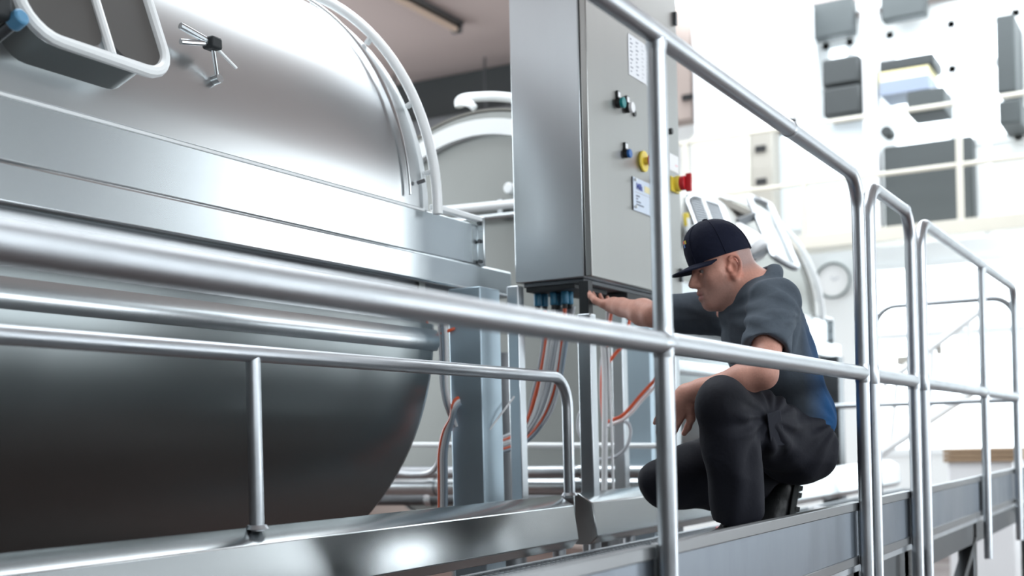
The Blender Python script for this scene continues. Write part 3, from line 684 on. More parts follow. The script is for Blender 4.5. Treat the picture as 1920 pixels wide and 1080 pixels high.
# ------------------------------------------------------------------ far end of the hall
sr = thing('stair_rail', onX(1640, 860, 12.0), 'pale diagonal stair rail against the white end wall', 'rail')
MB().cyl(onX(1655, 722, 12), onX(1845, 578, 12), .035, 10).build('handrail', WHITEMETAL, sr)
MB().cyl(onX(1640, 858, 12), onX(1850, 718, 12), .04, 10).build('stringer', WHITEMETAL, sr)
for f in (.15, .5, .85):
    a = onX(1640, 858, 12)*(1-f)+onX(1850, 718, 12)*f; b_ = onX(1655, 722, 12)*(1-f)+onX(1845, 578, 12)*f
    MB().cyl(a, b_, .025, 8).build('baluster', WHITEMETAL, sr)
def wallbox(x0, y0, x1, y1, X, dep, m_, name, label, cat, bevel=.01):
    a, b_ = onX(x0, y0, X), onX(x1, y1, X)
    ya, yb = min(a[1], b_[1]), max(a[1], b_[1]); za, zb = min(a[2], b_[2]), max(a[2], b_[2])
    return tag(MB().box((X, ya, za), (X+dep, yb, zb)).build(name, m_, bevel=bevel), label, cat)
wallbox(1680, 668, 1712, 683, 12.0, .15, BEIGED, 'junction_box', 'olive grey junction box low on the stair rail', 'box')
wallbox(1754, 636, 1764, 664, 12.0, .10, BEIGED, 'switch_box', 'small upright grey box on the stair rail', 'box')
# clock
cc = onX(1560, 525, 14.9)
ck = thing('wall_clock', (14.93, cc[1], cc[2]-.2), 'round white wall clock with thin dark rim', 'clock')
Rk = .205
MB().tube([(14.93, cc[1]+Rk*math.cos(2*math.pi*k/40), cc[2]+Rk*math.sin(2*math.pi*k/40)) for k in range(40)], .013, 8, closed=True).build('rim', CLOCKRIM, ck)
MB().cyl((14.95, cc[1], cc[2]), (14.99, cc[1], cc[2]), Rk, 40).build('face', LENSW, ck)
MB().bar((14.945, cc[1], cc[2]), (14.945, cc[1]-.07, cc[2]+.03), .006, .012).build('hour_hand', PALEGREY, ck)
MB().bar((14.943, cc[1], cc[2]), (14.943, cc[1]+.02, cc[2]+.05), .006, .008).build('minute_hand', PALEGREY, ck)
# gallery
GLX = 13.2
gp = onX(1575, 460, GLX); zt = onX(1575, 434, GLX)[2]; zb = gp[2]
gd = thing('gallery', (14.0, 2.5, zb), 'cream steel gallery deck with thin rails along the end wall', 'gallery')
MB().box((GLX, -.5, zb), (GLX+.12, 5.6, zt)).build('edge_beam', CREAM, gd, bevel=.005)
MB().box((GLX+.12, -.5, zt-.06), (14.2, 5.6, zt)).build('deck', CREAM, gd)
r1 = onX(1400, 357, GLX)[2]; r2 = onX(1400, 250, GLX)[2]
for z in (r1, r2): MB().cyl((GLX+.03, -.5, z), (GLX+.03, 5.6, z), .024, 10).build('rail', CREAM, gd)
for px in (1507, 1800): 
    y = onX(px, 380, GLX)[1]; MB().box((GLX+.005, y-.03, zt-.02), (GLX+.055, y+.03, r2+.02)).build('post', CREAM, gd)
yl = onX(1283, 300, GLX)[1]; MB().box((GLX+.005, yl-.03, zt), (GLX+.055, yl+.03, r2)).build('post', CREAM, gd)
# stuff on the gallery
t = thing('electrical_cabinet', onX(1440, 430, 13.6), 'beige electrical cabinet with slotted side on the gallery', 'cabinet')
a, b_ = onX(1296, 252, 13.6), onX(1408, 430, 13.6); c = onX(1446, 250, 13.6)
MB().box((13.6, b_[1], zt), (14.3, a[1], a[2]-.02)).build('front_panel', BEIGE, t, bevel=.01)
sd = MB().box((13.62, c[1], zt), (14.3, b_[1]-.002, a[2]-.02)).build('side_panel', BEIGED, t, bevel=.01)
for py in (277, 339, 395):
    z = onX(1430, py, 13.6)[2]; MB().box((13.60, c[1]+.07, z-.04), (13.63, b_[1]-.07, z+.03)).build('slot', BLACK, sd)
wallbox(1297, 18, 1500, 250, 13.9, .8, WHITEP, 'white_duct', 'big white air duct box above the beige electrical cabinet', 'duct')
wallbox(1448, 225, 1500, 430, 13.9, .05, PALEBLUE, 'pale_panel', 'pale blue panel right of the beige electrical cabinet', 'panel')
wallbox(1512, 240, 1636, 430, 13.9, .05, PALEBLUE, 'pale_panel', 'wide pale blue panel behind the gallery post', 'panel')
wallbox(1540, 112, 1612, 152, 13.7, .5, DARKGREY, 'dark_unit', 'dark equipment unit above the gallery, upper left one', 'unit', .03)
wallbox(1542, 166, 1614, 210, 13.7, .5, DARKGREY, 'dark_unit', 'dark equipment unit above the gallery, lower left one', 'unit', .03)
mu = thing('striped_machine', onX(1700, 215, 13.8), 'dark machine with a yellow stripe seen through the bright window', 'machine')
a, b_ = onX(1648, 100, 13.7), onX(1752, 190, 13.7)
MB().box((13.7, b_[1], onX(1700, 128, 13.7)[2]), (14.2, a[1], onX(1700, 106, 13.7)[2])).build('top_band', DARKGREY, mu, bevel=.02)
MB().box((13.7, b_[1]+.05, onX(1700, 146, 13.7)[2]), (14.2, a[1], onX(1700, 128, 13.7)[2])).build('yellow_stripe', YELLOWPALE, mu)
MB().box((13.7, b_[1]+.05, onX(1700, 172, 13.7)[2]), (14.2, a[1], onX(1700, 146, 13.7)[2])).build('blue_band', mat('blue_grey_band', (.25, .30, .40), .5, 0, var=.1), mu)
y2 = onX(1700, 190, 13.7)[1]
MB().box((13.7, b_[1]-.1, onX(1700, 216, 13.7)[2]), (14.2, y2, onX(1700, 172, 13.7)[2])).build('leg_block', MIDGREY, mu, bevel=.02)
wallbox(1656, 276, 1826, 416, 13.8, .3, MIDGREY, 'grey_cabinet', 'wide grey cabinet standing on the gallery behind the rails', 'cabinet', .02)
tag(MB().cyl(onX(1661, 246, 13.7), onX(1661, 246, 13.7)+np.array([.2, 0, 0]), .06, 16).build('wall_lamp', DARKGREY, bevel=.01), 'small dark round lamp above the wide grey cabinet', 'lamp')
# white pillar between windows
wallbox(1612, -40, 1650, 440, 13.75, .2, WHITEP, 'white_pillar', 'white pillar standing between the dark gallery machines', 'pillar')
wallbox(1835, -60, 1858, 440, 13.75, .2, WHITEP, 'white_pillar', 'white pillar at the right beside the bright window', 'pillar')
wallbox(1866, 30, 1905, 170, 14.3, .7, MIDGREY, 'grey_locker', 'grey blurred locker near the right picture edge, upper', 'locker', .02)
wallbox(1872, 190, 1915, 228, 14.3, .7, MIDGREY, 'grey_locker', 'grey blurred locker near the right picture edge, lower', 'locker', .02)
wallbox(1506, 10, 1600, 60, 14.6, .2, MIDGREY, 'vent_grille', 'grey vent panel high on the end wall', 'vent', .02)
wallbox(1650, -30, 1735, 24, 14.6, .2, MIDGREY, 'vent_grille', 'grey vent panel at the top edge of the picture', 'vent', .02)
# brown column strip right of the control cabinet
wallbox(1240, 10, 1297, 222, 14.2, .3, WALLB, 'brown_pillar', 'brown pillar between the control cabinet and the white duct', 'pillar')
wallbox(1278, 178, 1298, 185, 14.15, .05, BLACK, 'black_bracket', 'black bracket on the brown pillar', 'bracket', .004)
# boards / pallet on the far floor
a, b_ = onX(1768, 842, 11.6), onX(1905, 866, 11.6)
pl = thing('workbench', (11.9, (a[1]+b_[1])/2, ZG), 'distant workbench with brown board top and white base at the right', 'workbench')
for k in range(3):
    zz = b_[2]+(a[2]-b_[2])*(k+.1)/3; MB().box((11.6, b_[1], zz), (12.3, a[1], zz+.035)).build('board', BROWN, pl, bevel=.004)
MB().box((11.64, b_[1]+.03, ZG), (12.28, a[1]-.03, b_[2]+.01)).build('base', WHITEP, pl, bevel=.01)
# ------------------------------------------------------------------ the crouching man
class SDF:
    """smooth union / subtraction of tapered capsules and ellipsoids, meshed with surface nets"""
    def __init__(s): s.ops = []
    def cap(s, a, b_, ra, rb, k=.02, op='u', cut=None):
        s.ops.append(('c', np.array(a, float), np.array(b_, float), ra, rb, k, op, cut)); return s
    def chain(s, pts, rs, k=.015, op='u'):
        for i in range(len(pts)-1): s.cap(pts[i], pts[i+1], rs[i], rs[i+1], k, op)
        return s
    def ell(s, c, ax, r, k=.02, op='u'):
        s.ops.append(('e', np.array(c, float), np.array(ax, float), np.array(r, float), None, k, op, None)); return s
    def mesh(s, h):
        lo, hi = np.full(3, 1e9), np.full(3, -1e9); bbs = []
        for o in s.ops:
            if o[0] == 'c':
                R = max(o[3], o[4]); a = np.minimum(o[1], o[2])-R; b_ = np.maximum(o[1], o[2])+R
            else:
                e = np.sqrt(((o[2]*o[3][:, None])**2).sum(0)); a = o[1]-e; b_ = o[1]+e
            bbs.append((a-o[5]*1.2-2*h, b_+o[5]*1.2+2*h))
            if o[6] == 'u': lo = np.minimum(lo, a); hi = np.maximum(hi, b_)
        lo -= 4*h; hi += 4*h; n = np.ceil((hi-lo)/h).astype(int)+1
        F = np.full(n, .5, np.float32)
        ax_ = [lo[i]+h*np.arange(n[i]) for i in range(3)]
        for o, (a, b_) in zip(s.ops, bbs):
            i0 = np.clip(np.floor((a-lo)/h).astype(int), 0, n-1); i1 = np.clip(np.ceil((b_-lo)/h).astype(int)+1, 1, n)
            if (i1 <= i0).any(): continue
            X = ax_[0][i0[0]:i1[0], None, None]; Y = ax_[1][None, i0[1]:i1[1], None]; Z = ax_[2][None, None, i0[2]:i1[2]]
            if o[0] == 'c':
                p, d = o[1], o[2]-o[1]; L2 = d@d+1e-12
                t = np.clip(((X-p[0])*d[0]+(Y-p[1])*d[1]+(Z-p[2])*d[2])/L2, 0, 1)
                D = np.sqrt((X-p[0]-t*d[0])**2+(Y-p[1]-t*d[1])**2+(Z-p[2]-t*d[2])**2)-(o[3]+(o[4]-o[3])*t)
                if o[7] is not None:
                    for (q, nn) in o[7]: D = np.maximum(D, (X-q[0])*nn[0]+(Y-q[1])*nn[1]+(Z-q[2])*nn[2])
            else:
                q = [(X-o[1][0])*o[2][i][0]+(Y-o[1][1])*o[2][i][1]+(Z-o[1][2])*o[2][i][2] for i in range(3)]
                r = o[3]
                k0 = np.sqrt((q[0]/r[0])**2+(q[1]/r[1])**2+(q[2]/r[2])**2)+1e-9
                k1 = np.sqrt((q[0]/r[0]**2)**2+(q[1]/r[1]**2)**2+(q[2]/r[2]**2)**2)+1e-9
                D = k0*(k0-1)/k1
            sl = F[i0[0]:i1[0], i0[1]:i1[1], i0[2]:i1[2]]; k = max(o[5], 1e-4)
            if o[6] == 'u':
                hh = np.maximum(k-np.abs(sl-D), 0)/k; sl[...] = np.minimum(sl, D)-hh*hh*k*.25
            else:
                hh = np.maximum(k-np.abs(sl+D), 0)/k; sl[...] = np.maximum(sl, -D)+hh*hh*k*.25
        I = F < 0
        cnt = np.zeros(n-1, np.int8)
        for dx in (0, 1):
            for dy in (0, 1):
                for dz in (0, 1): cnt += I[dx:n[0]-1+dx, dy:n[1]-1+dy, dz:n[2]-1+dz]
        C = np.argwhere((cnt > 0) & (cnt < 8)); idx = np.full(n-1, -1, np.int64); idx[C[:, 0], C[:, 1], C[:, 2]] = np.arange(len(C))
        acc = np.zeros((len(C), 3)); num = np.zeros(len(C))
        cor = [(i, j, k) for i in (0, 1) for j in (0, 1) for k in (0, 1)]
        for a in cor:
            for d in range(3):
                if a[d]: continue
                b_ = list(a); b_[d] = 1
                va = F[C[:, 0]+a[0], C[:, 1]+a[1], C[:, 2]+a[2]]; vb = F[C[:, 0]+b_[0], C[:, 1]+b_[1], C[:, 2]+b_[2]]
                m = (va < 0) != (vb < 0); t = np.where(m, va/(va-vb+1e-12), 0)
                P = np.tile(np.array(a, float), (len(C), 1)); P[:, d] += t
                acc[m] += P[m]; num[m] += 1
        V = lo+h*(C+acc/num[:, None]); faces = []
        for d in range(3):
            sa = [slice(1, n[i]-1) for i in range(3)]; sa[d] = slice(0, n[d]-1); sb = list(sa); sb[d] = slice(1, n[d])
            m = I[tuple(sa)] != I[tuple(sb)]; E = np.argwhere(m); E += np.array([1 if i != d else 0 for i in range(3)])
            ia = I[E[:, 0], E[:, 1], E[:, 2]]
            u, w = [(1, 2), (2, 0), (0, 1)][d]; q = []
            for du, dw in ((0, 0), (-1, 0), (-1, -1), (0, -1)):
                G = E.copy(); G[:, u] += du; G[:, w] += dw; q.append(idx[G[:, 0], G[:, 1], G[:, 2]])
            Q = np.stack(q, 1); Q[~ia] = Q[~ia][:, ::-1]; faces.append(Q)
        return V, np.concatenate(faces)
def np_normals(V, Fq):
    n = np.cross(V[Fq[:, 2]]-V[Fq[:, 0]], V[Fq[:, 3]]-V[Fq[:, 1]]); N = np.zeros_like(V)
    for i in range(4): np.add.at(N, Fq[:, i], n)
    return N/(np.linalg.norm(N, axis=1)[:, None]+1e-12)
def relax(V, Fq, it=2, w=.5):
    e = np.concatenate([Fq[:, [i, (i+1) % 4]] for i in range(4)]); deg = np.zeros(len(V)); np.add.at(deg, e[:, 0], 1); np.add.at(deg, e[:, 1], 1)
    for _ in range(it):
        A_ = np.zeros_like(V); np.add.at(A_, e[:, 0], V[e[:, 1]]); np.add.at(A_, e[:, 1], V[e[:, 0]]); V = V+w*(A_/deg[:, None]-V)
    return V
def folds(P, f, seed):
    r = np.random.RandomState(seed); out = np.zeros(len(P))
    for k in range(7):
        d = r.randn(3); d /= np.linalg.norm(d); ph = r.rand()*6.28; d2 = r.randn(3); d2 /= np.linalg.norm(d2)
        out += np.sin(P@d*f*(.6+r.rand())+ph+1.6*np.sin(P@d2*f*.45+ph*2))/(1+.3*k)
    return out/3.2
def np_obj(name, V, Fq, m_, parent, colors=None):
    me = bpy.data.meshes.new(name); off = np.array(parent['_o'])
    me.from_pydata((V-off).tolist(), [], Fq.tolist()); me.materials.append(m_)
    me.polygons.foreach_set('use_smooth', np.ones(len(me.polygons), bool))
    if colors is not None:
        ca = me.color_attributes.new('tint', 'FLOAT_COLOR', 'POINT')
        ca.data.foreach_set('color', np.concatenate([colors, np.ones((len(V), 1))], 1).astype(np.float32).ravel())
    bm = bmesh.new(); bm.from_mesh(me); bmesh.ops.recalc_face_normals(bm, faces=bm.faces); bm.to_mesh(me); bm.free()
    o = bpy.data.objects.new(name, me); col.objects.link(o); o.parent = parent; o['_o'] = parent['_o']
    return o
def tint_mat(name, rough, bump, bs, spec=.4, sss=0):
    m, nt, b_ = new_mat(name); at_ = node(nt, 'ShaderNodeVertexColor'); at_.layer_name = 'tint'
    v = noise_coords(nt, (bs, bs, bs)); n = node(nt, 'ShaderNodeTexNoise'); n.inputs['Scale'].default_value = 1; n.inputs['Detail'].default_value = 4
    nt.links.new(v, n.inputs['Vector']); mx = node(nt, 'ShaderNodeMix', data_type='RGBA', blend_type='MULTIPLY'); mx.inputs['Factor'].default_value = .35
    nt.links.new(at_.outputs['Color'], mx.inputs['A']); rp = node(nt, 'ShaderNodeMapRange'); rp.inputs['To Min'].default_value = .6; rp.inputs['To Max'].default_value = 1.3
    nt.links.new(n.outputs['Fac'], rp.inputs['Value']); nt.links.new(rp.outputs['Result'], mx.inputs['B']); nt.links.new(mx.outputs['Result'], b_.inputs['Base Color'])
    bp = node(nt, 'ShaderNodeBump'); bp.inputs['Strength'].default_value = bump; bp.inputs['Distance'].default_value = .004
    nt.links.new(n.outputs['Fac'], bp.inputs['Height']); nt.links.new(bp.outputs['Normal'], b_.inputs['Normal'])
    b_.inputs['Roughness'].default_value = rough; b_.inputs['Specular IOR Level'].default_value = spec
    if sss: b_.inputs['Subsurface Weight'].default_value = sss; b_.inputs['Subsurface Radius'].default_value = (.012, .004, .002)
    return m
SKIN = tint_mat('skin', .5, .15, 140, .35)
SHIRTM = tint_mat('shirt_cotton', .85, .25, 60, .15)
TROUM = tint_mat('trouser_cloth', .75, .2, 90, .25)
CAPM = mat('cap_cloth', (.011, .014, .032), .8, 0, var=.3, scale=(60, 60, 60), bump=.2, spec=.15)
BOOTM = mat('boot_leather', (.010, .011, .012), .45, 0, var=.3, scale=(40, 40, 40), bump=.3)
SOLEM = mat('boot_sole', (.012, .016, .017), .6, 0, var=.2)
EYEW = mat('eye_white', (.34, .32, .31), .2, 0, var=.05); IRIS = mat('eye_iris', (.05, .06, .06), .15, 0, var=.2)

Lf = -rt0; SD = -fw; UP = up0                       # his forward, his left (towards the camera), up
man_root = at(1440, 1000, 4.1); man_root[2] = ZW
man = thing('person', man_root, 'man in dark cap, grey t-shirt and dark work trousers crouching on the walkway', 'person')
PHI = math.radians(12); HS = 1.04
h_f = math.cos(PHI)*Lf-math.sin(PHI)*UP; h_u = math.sin(PHI)*Lf+math.cos(PHI)*UP
yaw = math.radians(-4); h_s = SD*math.cos(yaw)+h_f*math.sin(yaw); h_f = h_f*math.cos(yaw)-SD*math.sin(yaw)
H0 = at(1361, 505, 4.2)
def hd(x, y, z): return H0+HS*(h_f*x+h_s*y+h_u*z)
HAX = np.array([h_f, h_s, h_u])
def he(s, c, r, k=.02, op='u'): s.ell(hd(*c), HAX, np.array(r)*HS, k, op)
def hc(s, a, b_, ra, rb, k=.012, op='u'): s.cap(hd(*a), hd(*b_), ra*HS, rb*HS, k, op)
# joints
neck0 = hd(-.030, 0, -.045); neck1 = at(1418, 566, 4.2)
shL, elL, wrL = at(1449, 572, 4.02), at(1431, 702, 3.83), at(1287, 738, 3.93)
shR, elR, wrR = at(1350, 588, 4.40), at(1224, 590, 4.50), at(1152, 573, 4.72)
pel = at(1488, 815, 4.22); hipL, hipR = at(1480, 828, 4.10), at(1478, 832, 4.33)
knL, anL = at(1354, 760, 3.78), at(1389, 1000, 3.88)
knR, anR = at(1243, 905, 4.30), at(1442, 918, 4.40)
S = SDF()
# head
he(S, (.003, 0, .045), (.090, .075, .088)); he(S, (.032, 0, -.012), (.064, .061, .078), .03); he(S, (.036, 0, -.058), (.056, .051, .048), .03)
he(S, (-.038, 0, -.005), (.052, .058, .065), .03)
hc(S, (.074, -.008, -.094), (.074, .008, -.094), .022, .022, .03)
for s_ in (-1, 1):
    hc(S, (.004, .050*s_, -.040), (.068, .018*s_, -.094), .020, .018, .03)
    hc(S, (.060, .044*s_, -.014), (.040, .054*s_, -.010), .021, .018, .03)
hc(S, (.087, -.034, .027), (.087, .034, .027), .013, .013, .02)
for s_ in (-1, 1): S.ell(hd(.103, .033*s_, .007), HAX, np.array([.018, .017, .012])*HS, .015, 's')
hc(S, (.095, 0, .018), (.119, 0, -.024), .0090, .0125, .016); hc(S, (.104, -.010, -.030), (.104, .010, -.030), .0095, .0095, .012)
hc(S, (.093, -.022, -.060), (.101, 0, -.057), .007, .0075, .012); hc(S, (.101, 0, -.057), (.093, .022, -.060), .0075, .007, .012)
hc(S, (.090, -.020, -.074), (.098, 0, -.075), .007, .008, .012); hc(S, (.098, 0, -.075), (.090, .020, -.074), .008, .007, .012)
hc(S, (.098, -.024, -.0665), (.108, 0, -.0660), .0022, .0022, .004, 's'); hc(S, (.108, 0, -.0660), (.098, .024, -.0665), .0022, .0022, .004, 's')
for s_ in (-1, 1):
    hc(S, (.095, .036*s_, .0155), (.092, .020*s_, .0145), .0045, .0045, .006); hc(S, (.093, .036*s_, .0005), (.092, .020*s_, .001), .004, .004, .006)
    # ear
    S.ell(hd(-.006, .076*s_, -.006), HAX, np.array([.018, .010, .030])*HS, .008)
    rimp = [hd(-.006+.020*math.cos(a)-.004*math.sin(a), .083*s_-(.006*math.cos(a)*s_), -.002+.031*math.sin(a)) for a in [math.radians(q) for q in range(50, 300, 20)]]
    S.chain(rimp, [.0052]*len(rimp), .004)
    S.ell(hd(.000, .088*s_, -.006), HAX, np.array([.010, .011, .017])*HS, .005, 's')
    hc(S, (.013, .076*s_, -.006), (.012, .077*s_, -.012), .006, .006, .005)
    hc(S, (.002, .080*s_, -.033), (-.001, .079*s_, -.040), .008, .0075, .008)
# neck, trunk under the shirt
S.cap(at(1392, 532, 4.20), at(1420, 562, 4.19), .060, .068, .03); S.cap(at(1420, 562, 4.17), at(1445, 572, 4.10), .07, .06, .04)
S.cap(neck0, neck1, .060, .068, .04); S.cap(hd(.02, 0, -.075), at(1400, 575, 4.18), .040, .05, .04)
S.cap(neck1, at(1470, 740, 4.2), .10, .10, .05); S.cap(at(1470, 740, 4.2), pel, .10, .10, .05)
S.cap(shL, shR, .05, .05, .04); S.cap(hipL, knL, .06, .045, .03); S.cap(knL, anL, .045, .035, .03); S.cap(hipR, knR, .06, .045, .03); S.cap(knR, anR, .045, .035, .03)
S.cap(pel, hipL, .09, .07, .04); S.cap(pel, hipR, .09, .07, .04)
# arms
def arm(sh, el, wr):
    m1 = sh+(el-sh)*.45; S.chain([sh, m1, el], [.052, .050, .042], .03)
    m2 = el+(wr-el)*.25; m3 = el+(wr-el)*.8; S.chain([el, m2, m3, wr], [.041, .046, .031, .0285], .025)
arm(shL, elL, wrL); arm(shR, elR, wrR)
def hand(wr, f, nrm, curl, spread, thumb_side):
    f = f/np.linalg.norm(f); nrm = nrm-f*(nrm@f); nrm /= np.linalg.norm(nrm); sd = np.cross(nrm, f)*thumb_side
    kc = wr+f*.085
    S.cap(wr, wr+f*.03, .027, .026, .02)
    S.ell(wr+f*.05, np.array([f, sd, nrm]), np.array([.052, .040, .017]), .02)
    for i, (off, ln) in enumerate(((.030, .078), (.010, .086), (-.011, .080), (-.031, .064))):
        p = wr+f*(.088-.006*abs(i-1))+sd*off; d = f*math.cos(curl*.4)+nrm*math.sin(curl*.4)+sd*spread*(1.5-i)*.12; a = curl*.4; pts = [p-f*.02, p]
        for j, fr in enumerate((.45, .30, .25)):
            dd = f*math.cos(a)+nrm*math.sin(a)+sd*spread*(1.5-i)*.12; p = p+dd*ln*fr; pts.append(p); a += curl*.55
        S.chain(pts, [.0105, .0100, .0092, .0085, .0072], .004)
    p = wr+f*.028+sd*.034; a1 = p+(f*.75+sd*.55+nrm*.25)*.038; a2 = a1+(f*.9+sd*.15+nrm*.4)*.032; a3 = a2+(f*.9-sd*.05+nrm*.5)*.026
    S.chain([wr+f*.02+sd*.015, p, a1, a2, a3], [.018, .015, .0125, .011, .009], .008)
hand(wrL, Lf*.55-UP*.8+fw*.1, fw*.9+Lf*-.3, .55, .5, -1)
hand(wrR, (at(1112, 566, 4.88)-wrR), UP*1.0+fw*.2, .5, .5, 1)
V, Fq = S.mesh(.0036); V = relax(V, Fq, 1, .4)
L = (V-H0)@HAX.T/HS; x, y, z = L.T; dh = np.sqrt((x-.01)**2+y**2+z**2)
hm = np.clip((.155-dh)/.03, 0, 1)
base = np.tile(np.array([.66, .345, .27]), (len(V), 1))
def mixc(w, c): global base; base = base*(1-w[:, None])+np.array(c)*w[:, None]
sm = lambda q, a, b_: np.clip((q-a)/(b_-a), 0, 1)
mixc(hm*sm(-z, .01, .06)*sm(x, -.01, .02)*(1-sm(x, .088, .108)*sm(z, -.05, -.04))*.55, (.26, .18, .16))
mixc(hm*sm(-x, .012, .03)*sm(z, -.035, .0)*.65, (.30, .25, .25))
mixc(hm*(np.abs(y) > .066)*(1-sm(np.abs(x+.004), .02, .03))*sm(z, -.05, -.04)*.5, (.70, .26, .18))
mixc(hm*sm(x, .094, .099)*(1-sm(np.abs(z+.0665), .011, .014))*(1-sm(np.abs(y), .02, .026))*.7, (.50, .20, .18))
mixc(hm*sm(x, .075, .085)*(1-sm(np.abs(z-.030), .004, .008))*(1-sm(np.abs(np.abs(y)-.032), .018, .022))*.7, (.10, .07, .06))
np_obj('body', V, Fq, SKIN, man, base)
for s_ in (-1, 1):
    c_ = hd(.0800, .031*s_, .008); e = MB(); bm_ = bmesh.new(); bmesh.ops.create_uvsphere(bm_, u_segments=16, v_segments=10, radius=.0115*HS)
    e.add([tuple(np.array(v.co)+c_) for v in bm_.verts], [tuple(v.index for v in f.verts) for f in bm_.faces]); bm_.free()
    eo = e.build('eye', EYEW, man); MB().cyl(c_+h_f*.0108*HS, c_+h_f*.0122*HS, .0055, 14).build('iris', IRIS, eo)

# ---- t-shirt
T = SDF(); sp = at(1420, 560, 4.2)-pel; sp /= np.linalg.norm(sp); sdv = SD-sp*(SD@sp); sdv /= np.linalg.norm(sdv); fb = np.cross(sdv, sp); TA = np.array([sp, sdv, fb])
T.ell(at(1436, 632, 4.21), TA, (.19, .195, .138), .05); T.ell(at(1464, 722, 4.21), TA, (.18, .178, .135), .06)
T.ell(at(1490, 785, 4.21), TA, (.105, .175, .132), .05)
T.ell(at(1512, 800, 4.21), TA, (.05, .15, .09), .03)
T.cap(at(1448, 568, 4.05), at(1380, 586, 4.36), .073, .068, .05)
T.cap(at(1432, 560, 4.13), at(1396, 568, 4.28), .066, .066, .04)
dn = elL-shL; dn /= np.linalg.norm(dn); hemL = shL+(elL-shL)*.66
T.cap(shL, hemL+dn*.1, .076, .074, .04, cut=[(hemL, dn)])
dr_ = elR-shR; dr_ /= np.linalg.norm(dr_); hemR = shR+(elR-shR)*.86
T.cap(shR, hemR+dr_*.1, .074, .070, .05, cut=[(hemR, dr_)])
T.cap(hemL-dn*.03, hemL+dn*.06, .050, .066, .006, 's'); T.cap(hemR-dr_*.03, hemR+dr_*.06, .05, .062, .006, 's')
# neck opening
T.cap(neck0, neck1+(neck1-neck0)*.0, .066, .072, .012, 's'); T.cap(hd(.02, 0, -.075), at(1398, 572, 4.18), .046, .055, .012, 's')
c_c = at(1408, 551, 4.2); c_1 = Lf*.73-UP*.68; c_2 = SD*.97-Lf*.2-UP*.08; c_2 = c_2-c_1*(c_2@c_1); c_1 /= np.linalg.norm(c_1); c_2 /= np.linalg.norm(c_2); c_n = np.cross(c_1, c_2)
cring = [c_c+c_1*(.106*math.cos(a))+c_2*(.083*math.sin(a)) for a in [2*math.pi*k/36 for k in range(36)]]
T.chain(cring+cring[:1], [.014]*37, .03)
T.ell(c_c, np.array([c_1, c_2, c_n]), (.099, .076, .12), .008, 's')
# draped creases
for a, b_, r in (((1385, 600, 4.03), (1372, 690, 4.02), .010), ((1365, 600, 4.1), (1360, 690, 4.06), .009), ((1410, 595, 4.0), (1392, 660, 3.97), .010), ((1470, 590, 4.0), (1500, 700, 4.05), .012),
               ((1484, 600, 4.02), (1490, 660, 4.03), .010), ((1395, 585, 4.05), (1350, 580, 4.2), .010)):
    pass
V, Fq = T.mesh(.006); V = relax(V, Fq, 2); N = np_normals(V, Fq)
u = (V-pel)@sp; w = (V-pel)@sdv; q = (V-pel)@fb
amp = .0035+.006*sm(.12-u, 0, .15)
rg = 1-np.abs(folds(V*np.array([1, 1, .45]), 26, 31))*1.7
V = V+N*(folds(V*np.array([1, 1, .55]), 34, 3)*amp+np.clip(rg, -1, 1)*.005)[:, None]
V = relax(V, Fq, 2, .35); N = np_normals(V, Fq)
def radial(V, P, n, A, R0, ph, near):
    a, b_ = (V-P)@Lf, (V-P)@UP; r = np.hypot(a, b_)+1e-6; th_ = np.arctan2(b_, a)
    nr = sm((V-P)@SD, -near, near*.2); rid = np.sin(th_*n+ph+r*9)
    return A*np.sign(rid)*np.abs(rid)**.8*nr*np.clip((r-.02)/.07, 0, 1)*np.exp(-(r/R0)**2)
V = V+N*(radial(V, at(1500, 600, 4.1), 11, .0075, .17, .3, .25)+radial(V, at(1340, 590, 4.2), 10, .006, .17, 1.1, .3)+radial(V, at(1560, 800, 4.2), 12, .006, .14, .6, .3))[:, None]
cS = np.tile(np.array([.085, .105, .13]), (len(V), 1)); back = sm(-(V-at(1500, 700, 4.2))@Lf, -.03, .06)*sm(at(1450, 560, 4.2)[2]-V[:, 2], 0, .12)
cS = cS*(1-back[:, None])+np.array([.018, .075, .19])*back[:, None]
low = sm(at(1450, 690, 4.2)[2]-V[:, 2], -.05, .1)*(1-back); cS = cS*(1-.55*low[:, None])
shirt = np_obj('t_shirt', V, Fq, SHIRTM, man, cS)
# collar band and seams
cn_u = c_n if c_n[2] > 0 else -c_n
cring = [p+cn_u*.006 for p in cring]
MB().tube(cring, .0125, 10, closed=True).build('collar', mat('collar_cotton', (.055, .068, .085), .85, 0, var=.2, scale=(60, 60, 60)), man)

# ---- trousers
R_ = SDF()
R_.ell(at(1492, 835, 4.21), np.array([Lf, SD, UP]), (.125, .19, .105), .05)
R_.ell(at(1505, 850, 4.13), np.array([Lf, SD, UP]), (.105, .10, .10), .05); R_.ell(at(1505, 850, 4.30), np.array([Lf, SD, UP]), (.10, .10, .10), .05)
R_.chain([hipL, hipL+(knL-hipL)*.5, knL+UP*.004], [.108, .092, .072], .05)
dS = anL-knL; dS /= np.linalg.norm(dS); hemT = at(1388, 968, 3.87)
R_.cap(knL, anL, .072, .076, .03, cut=[(hemT, dS)]); R_.cap(knL+dS*.12+SD*.0-Lf*.015, hemT-dS*.06, .066, .062, .04)
R_.cap(hemT-dS*.02, hemT+dS*.06, .052, .068, .006, 's')
R_.chain([hipR, hipR+(knR-hipR)*.5, knR], [.105, .090, .072], .05)
R_.chain([knR+UP*-.01, knR+(anR-knR)*.5, anR-Lf*-.03], [.070, .068, .058], .05)
R_.cap(at(1300, 880, 4.28), at(1400, 900, 4.3), .085, .08, .05)
V, Fq = R_.mesh(.006); V = relax(V, Fq, 2); N = np_normals(V, Fq)
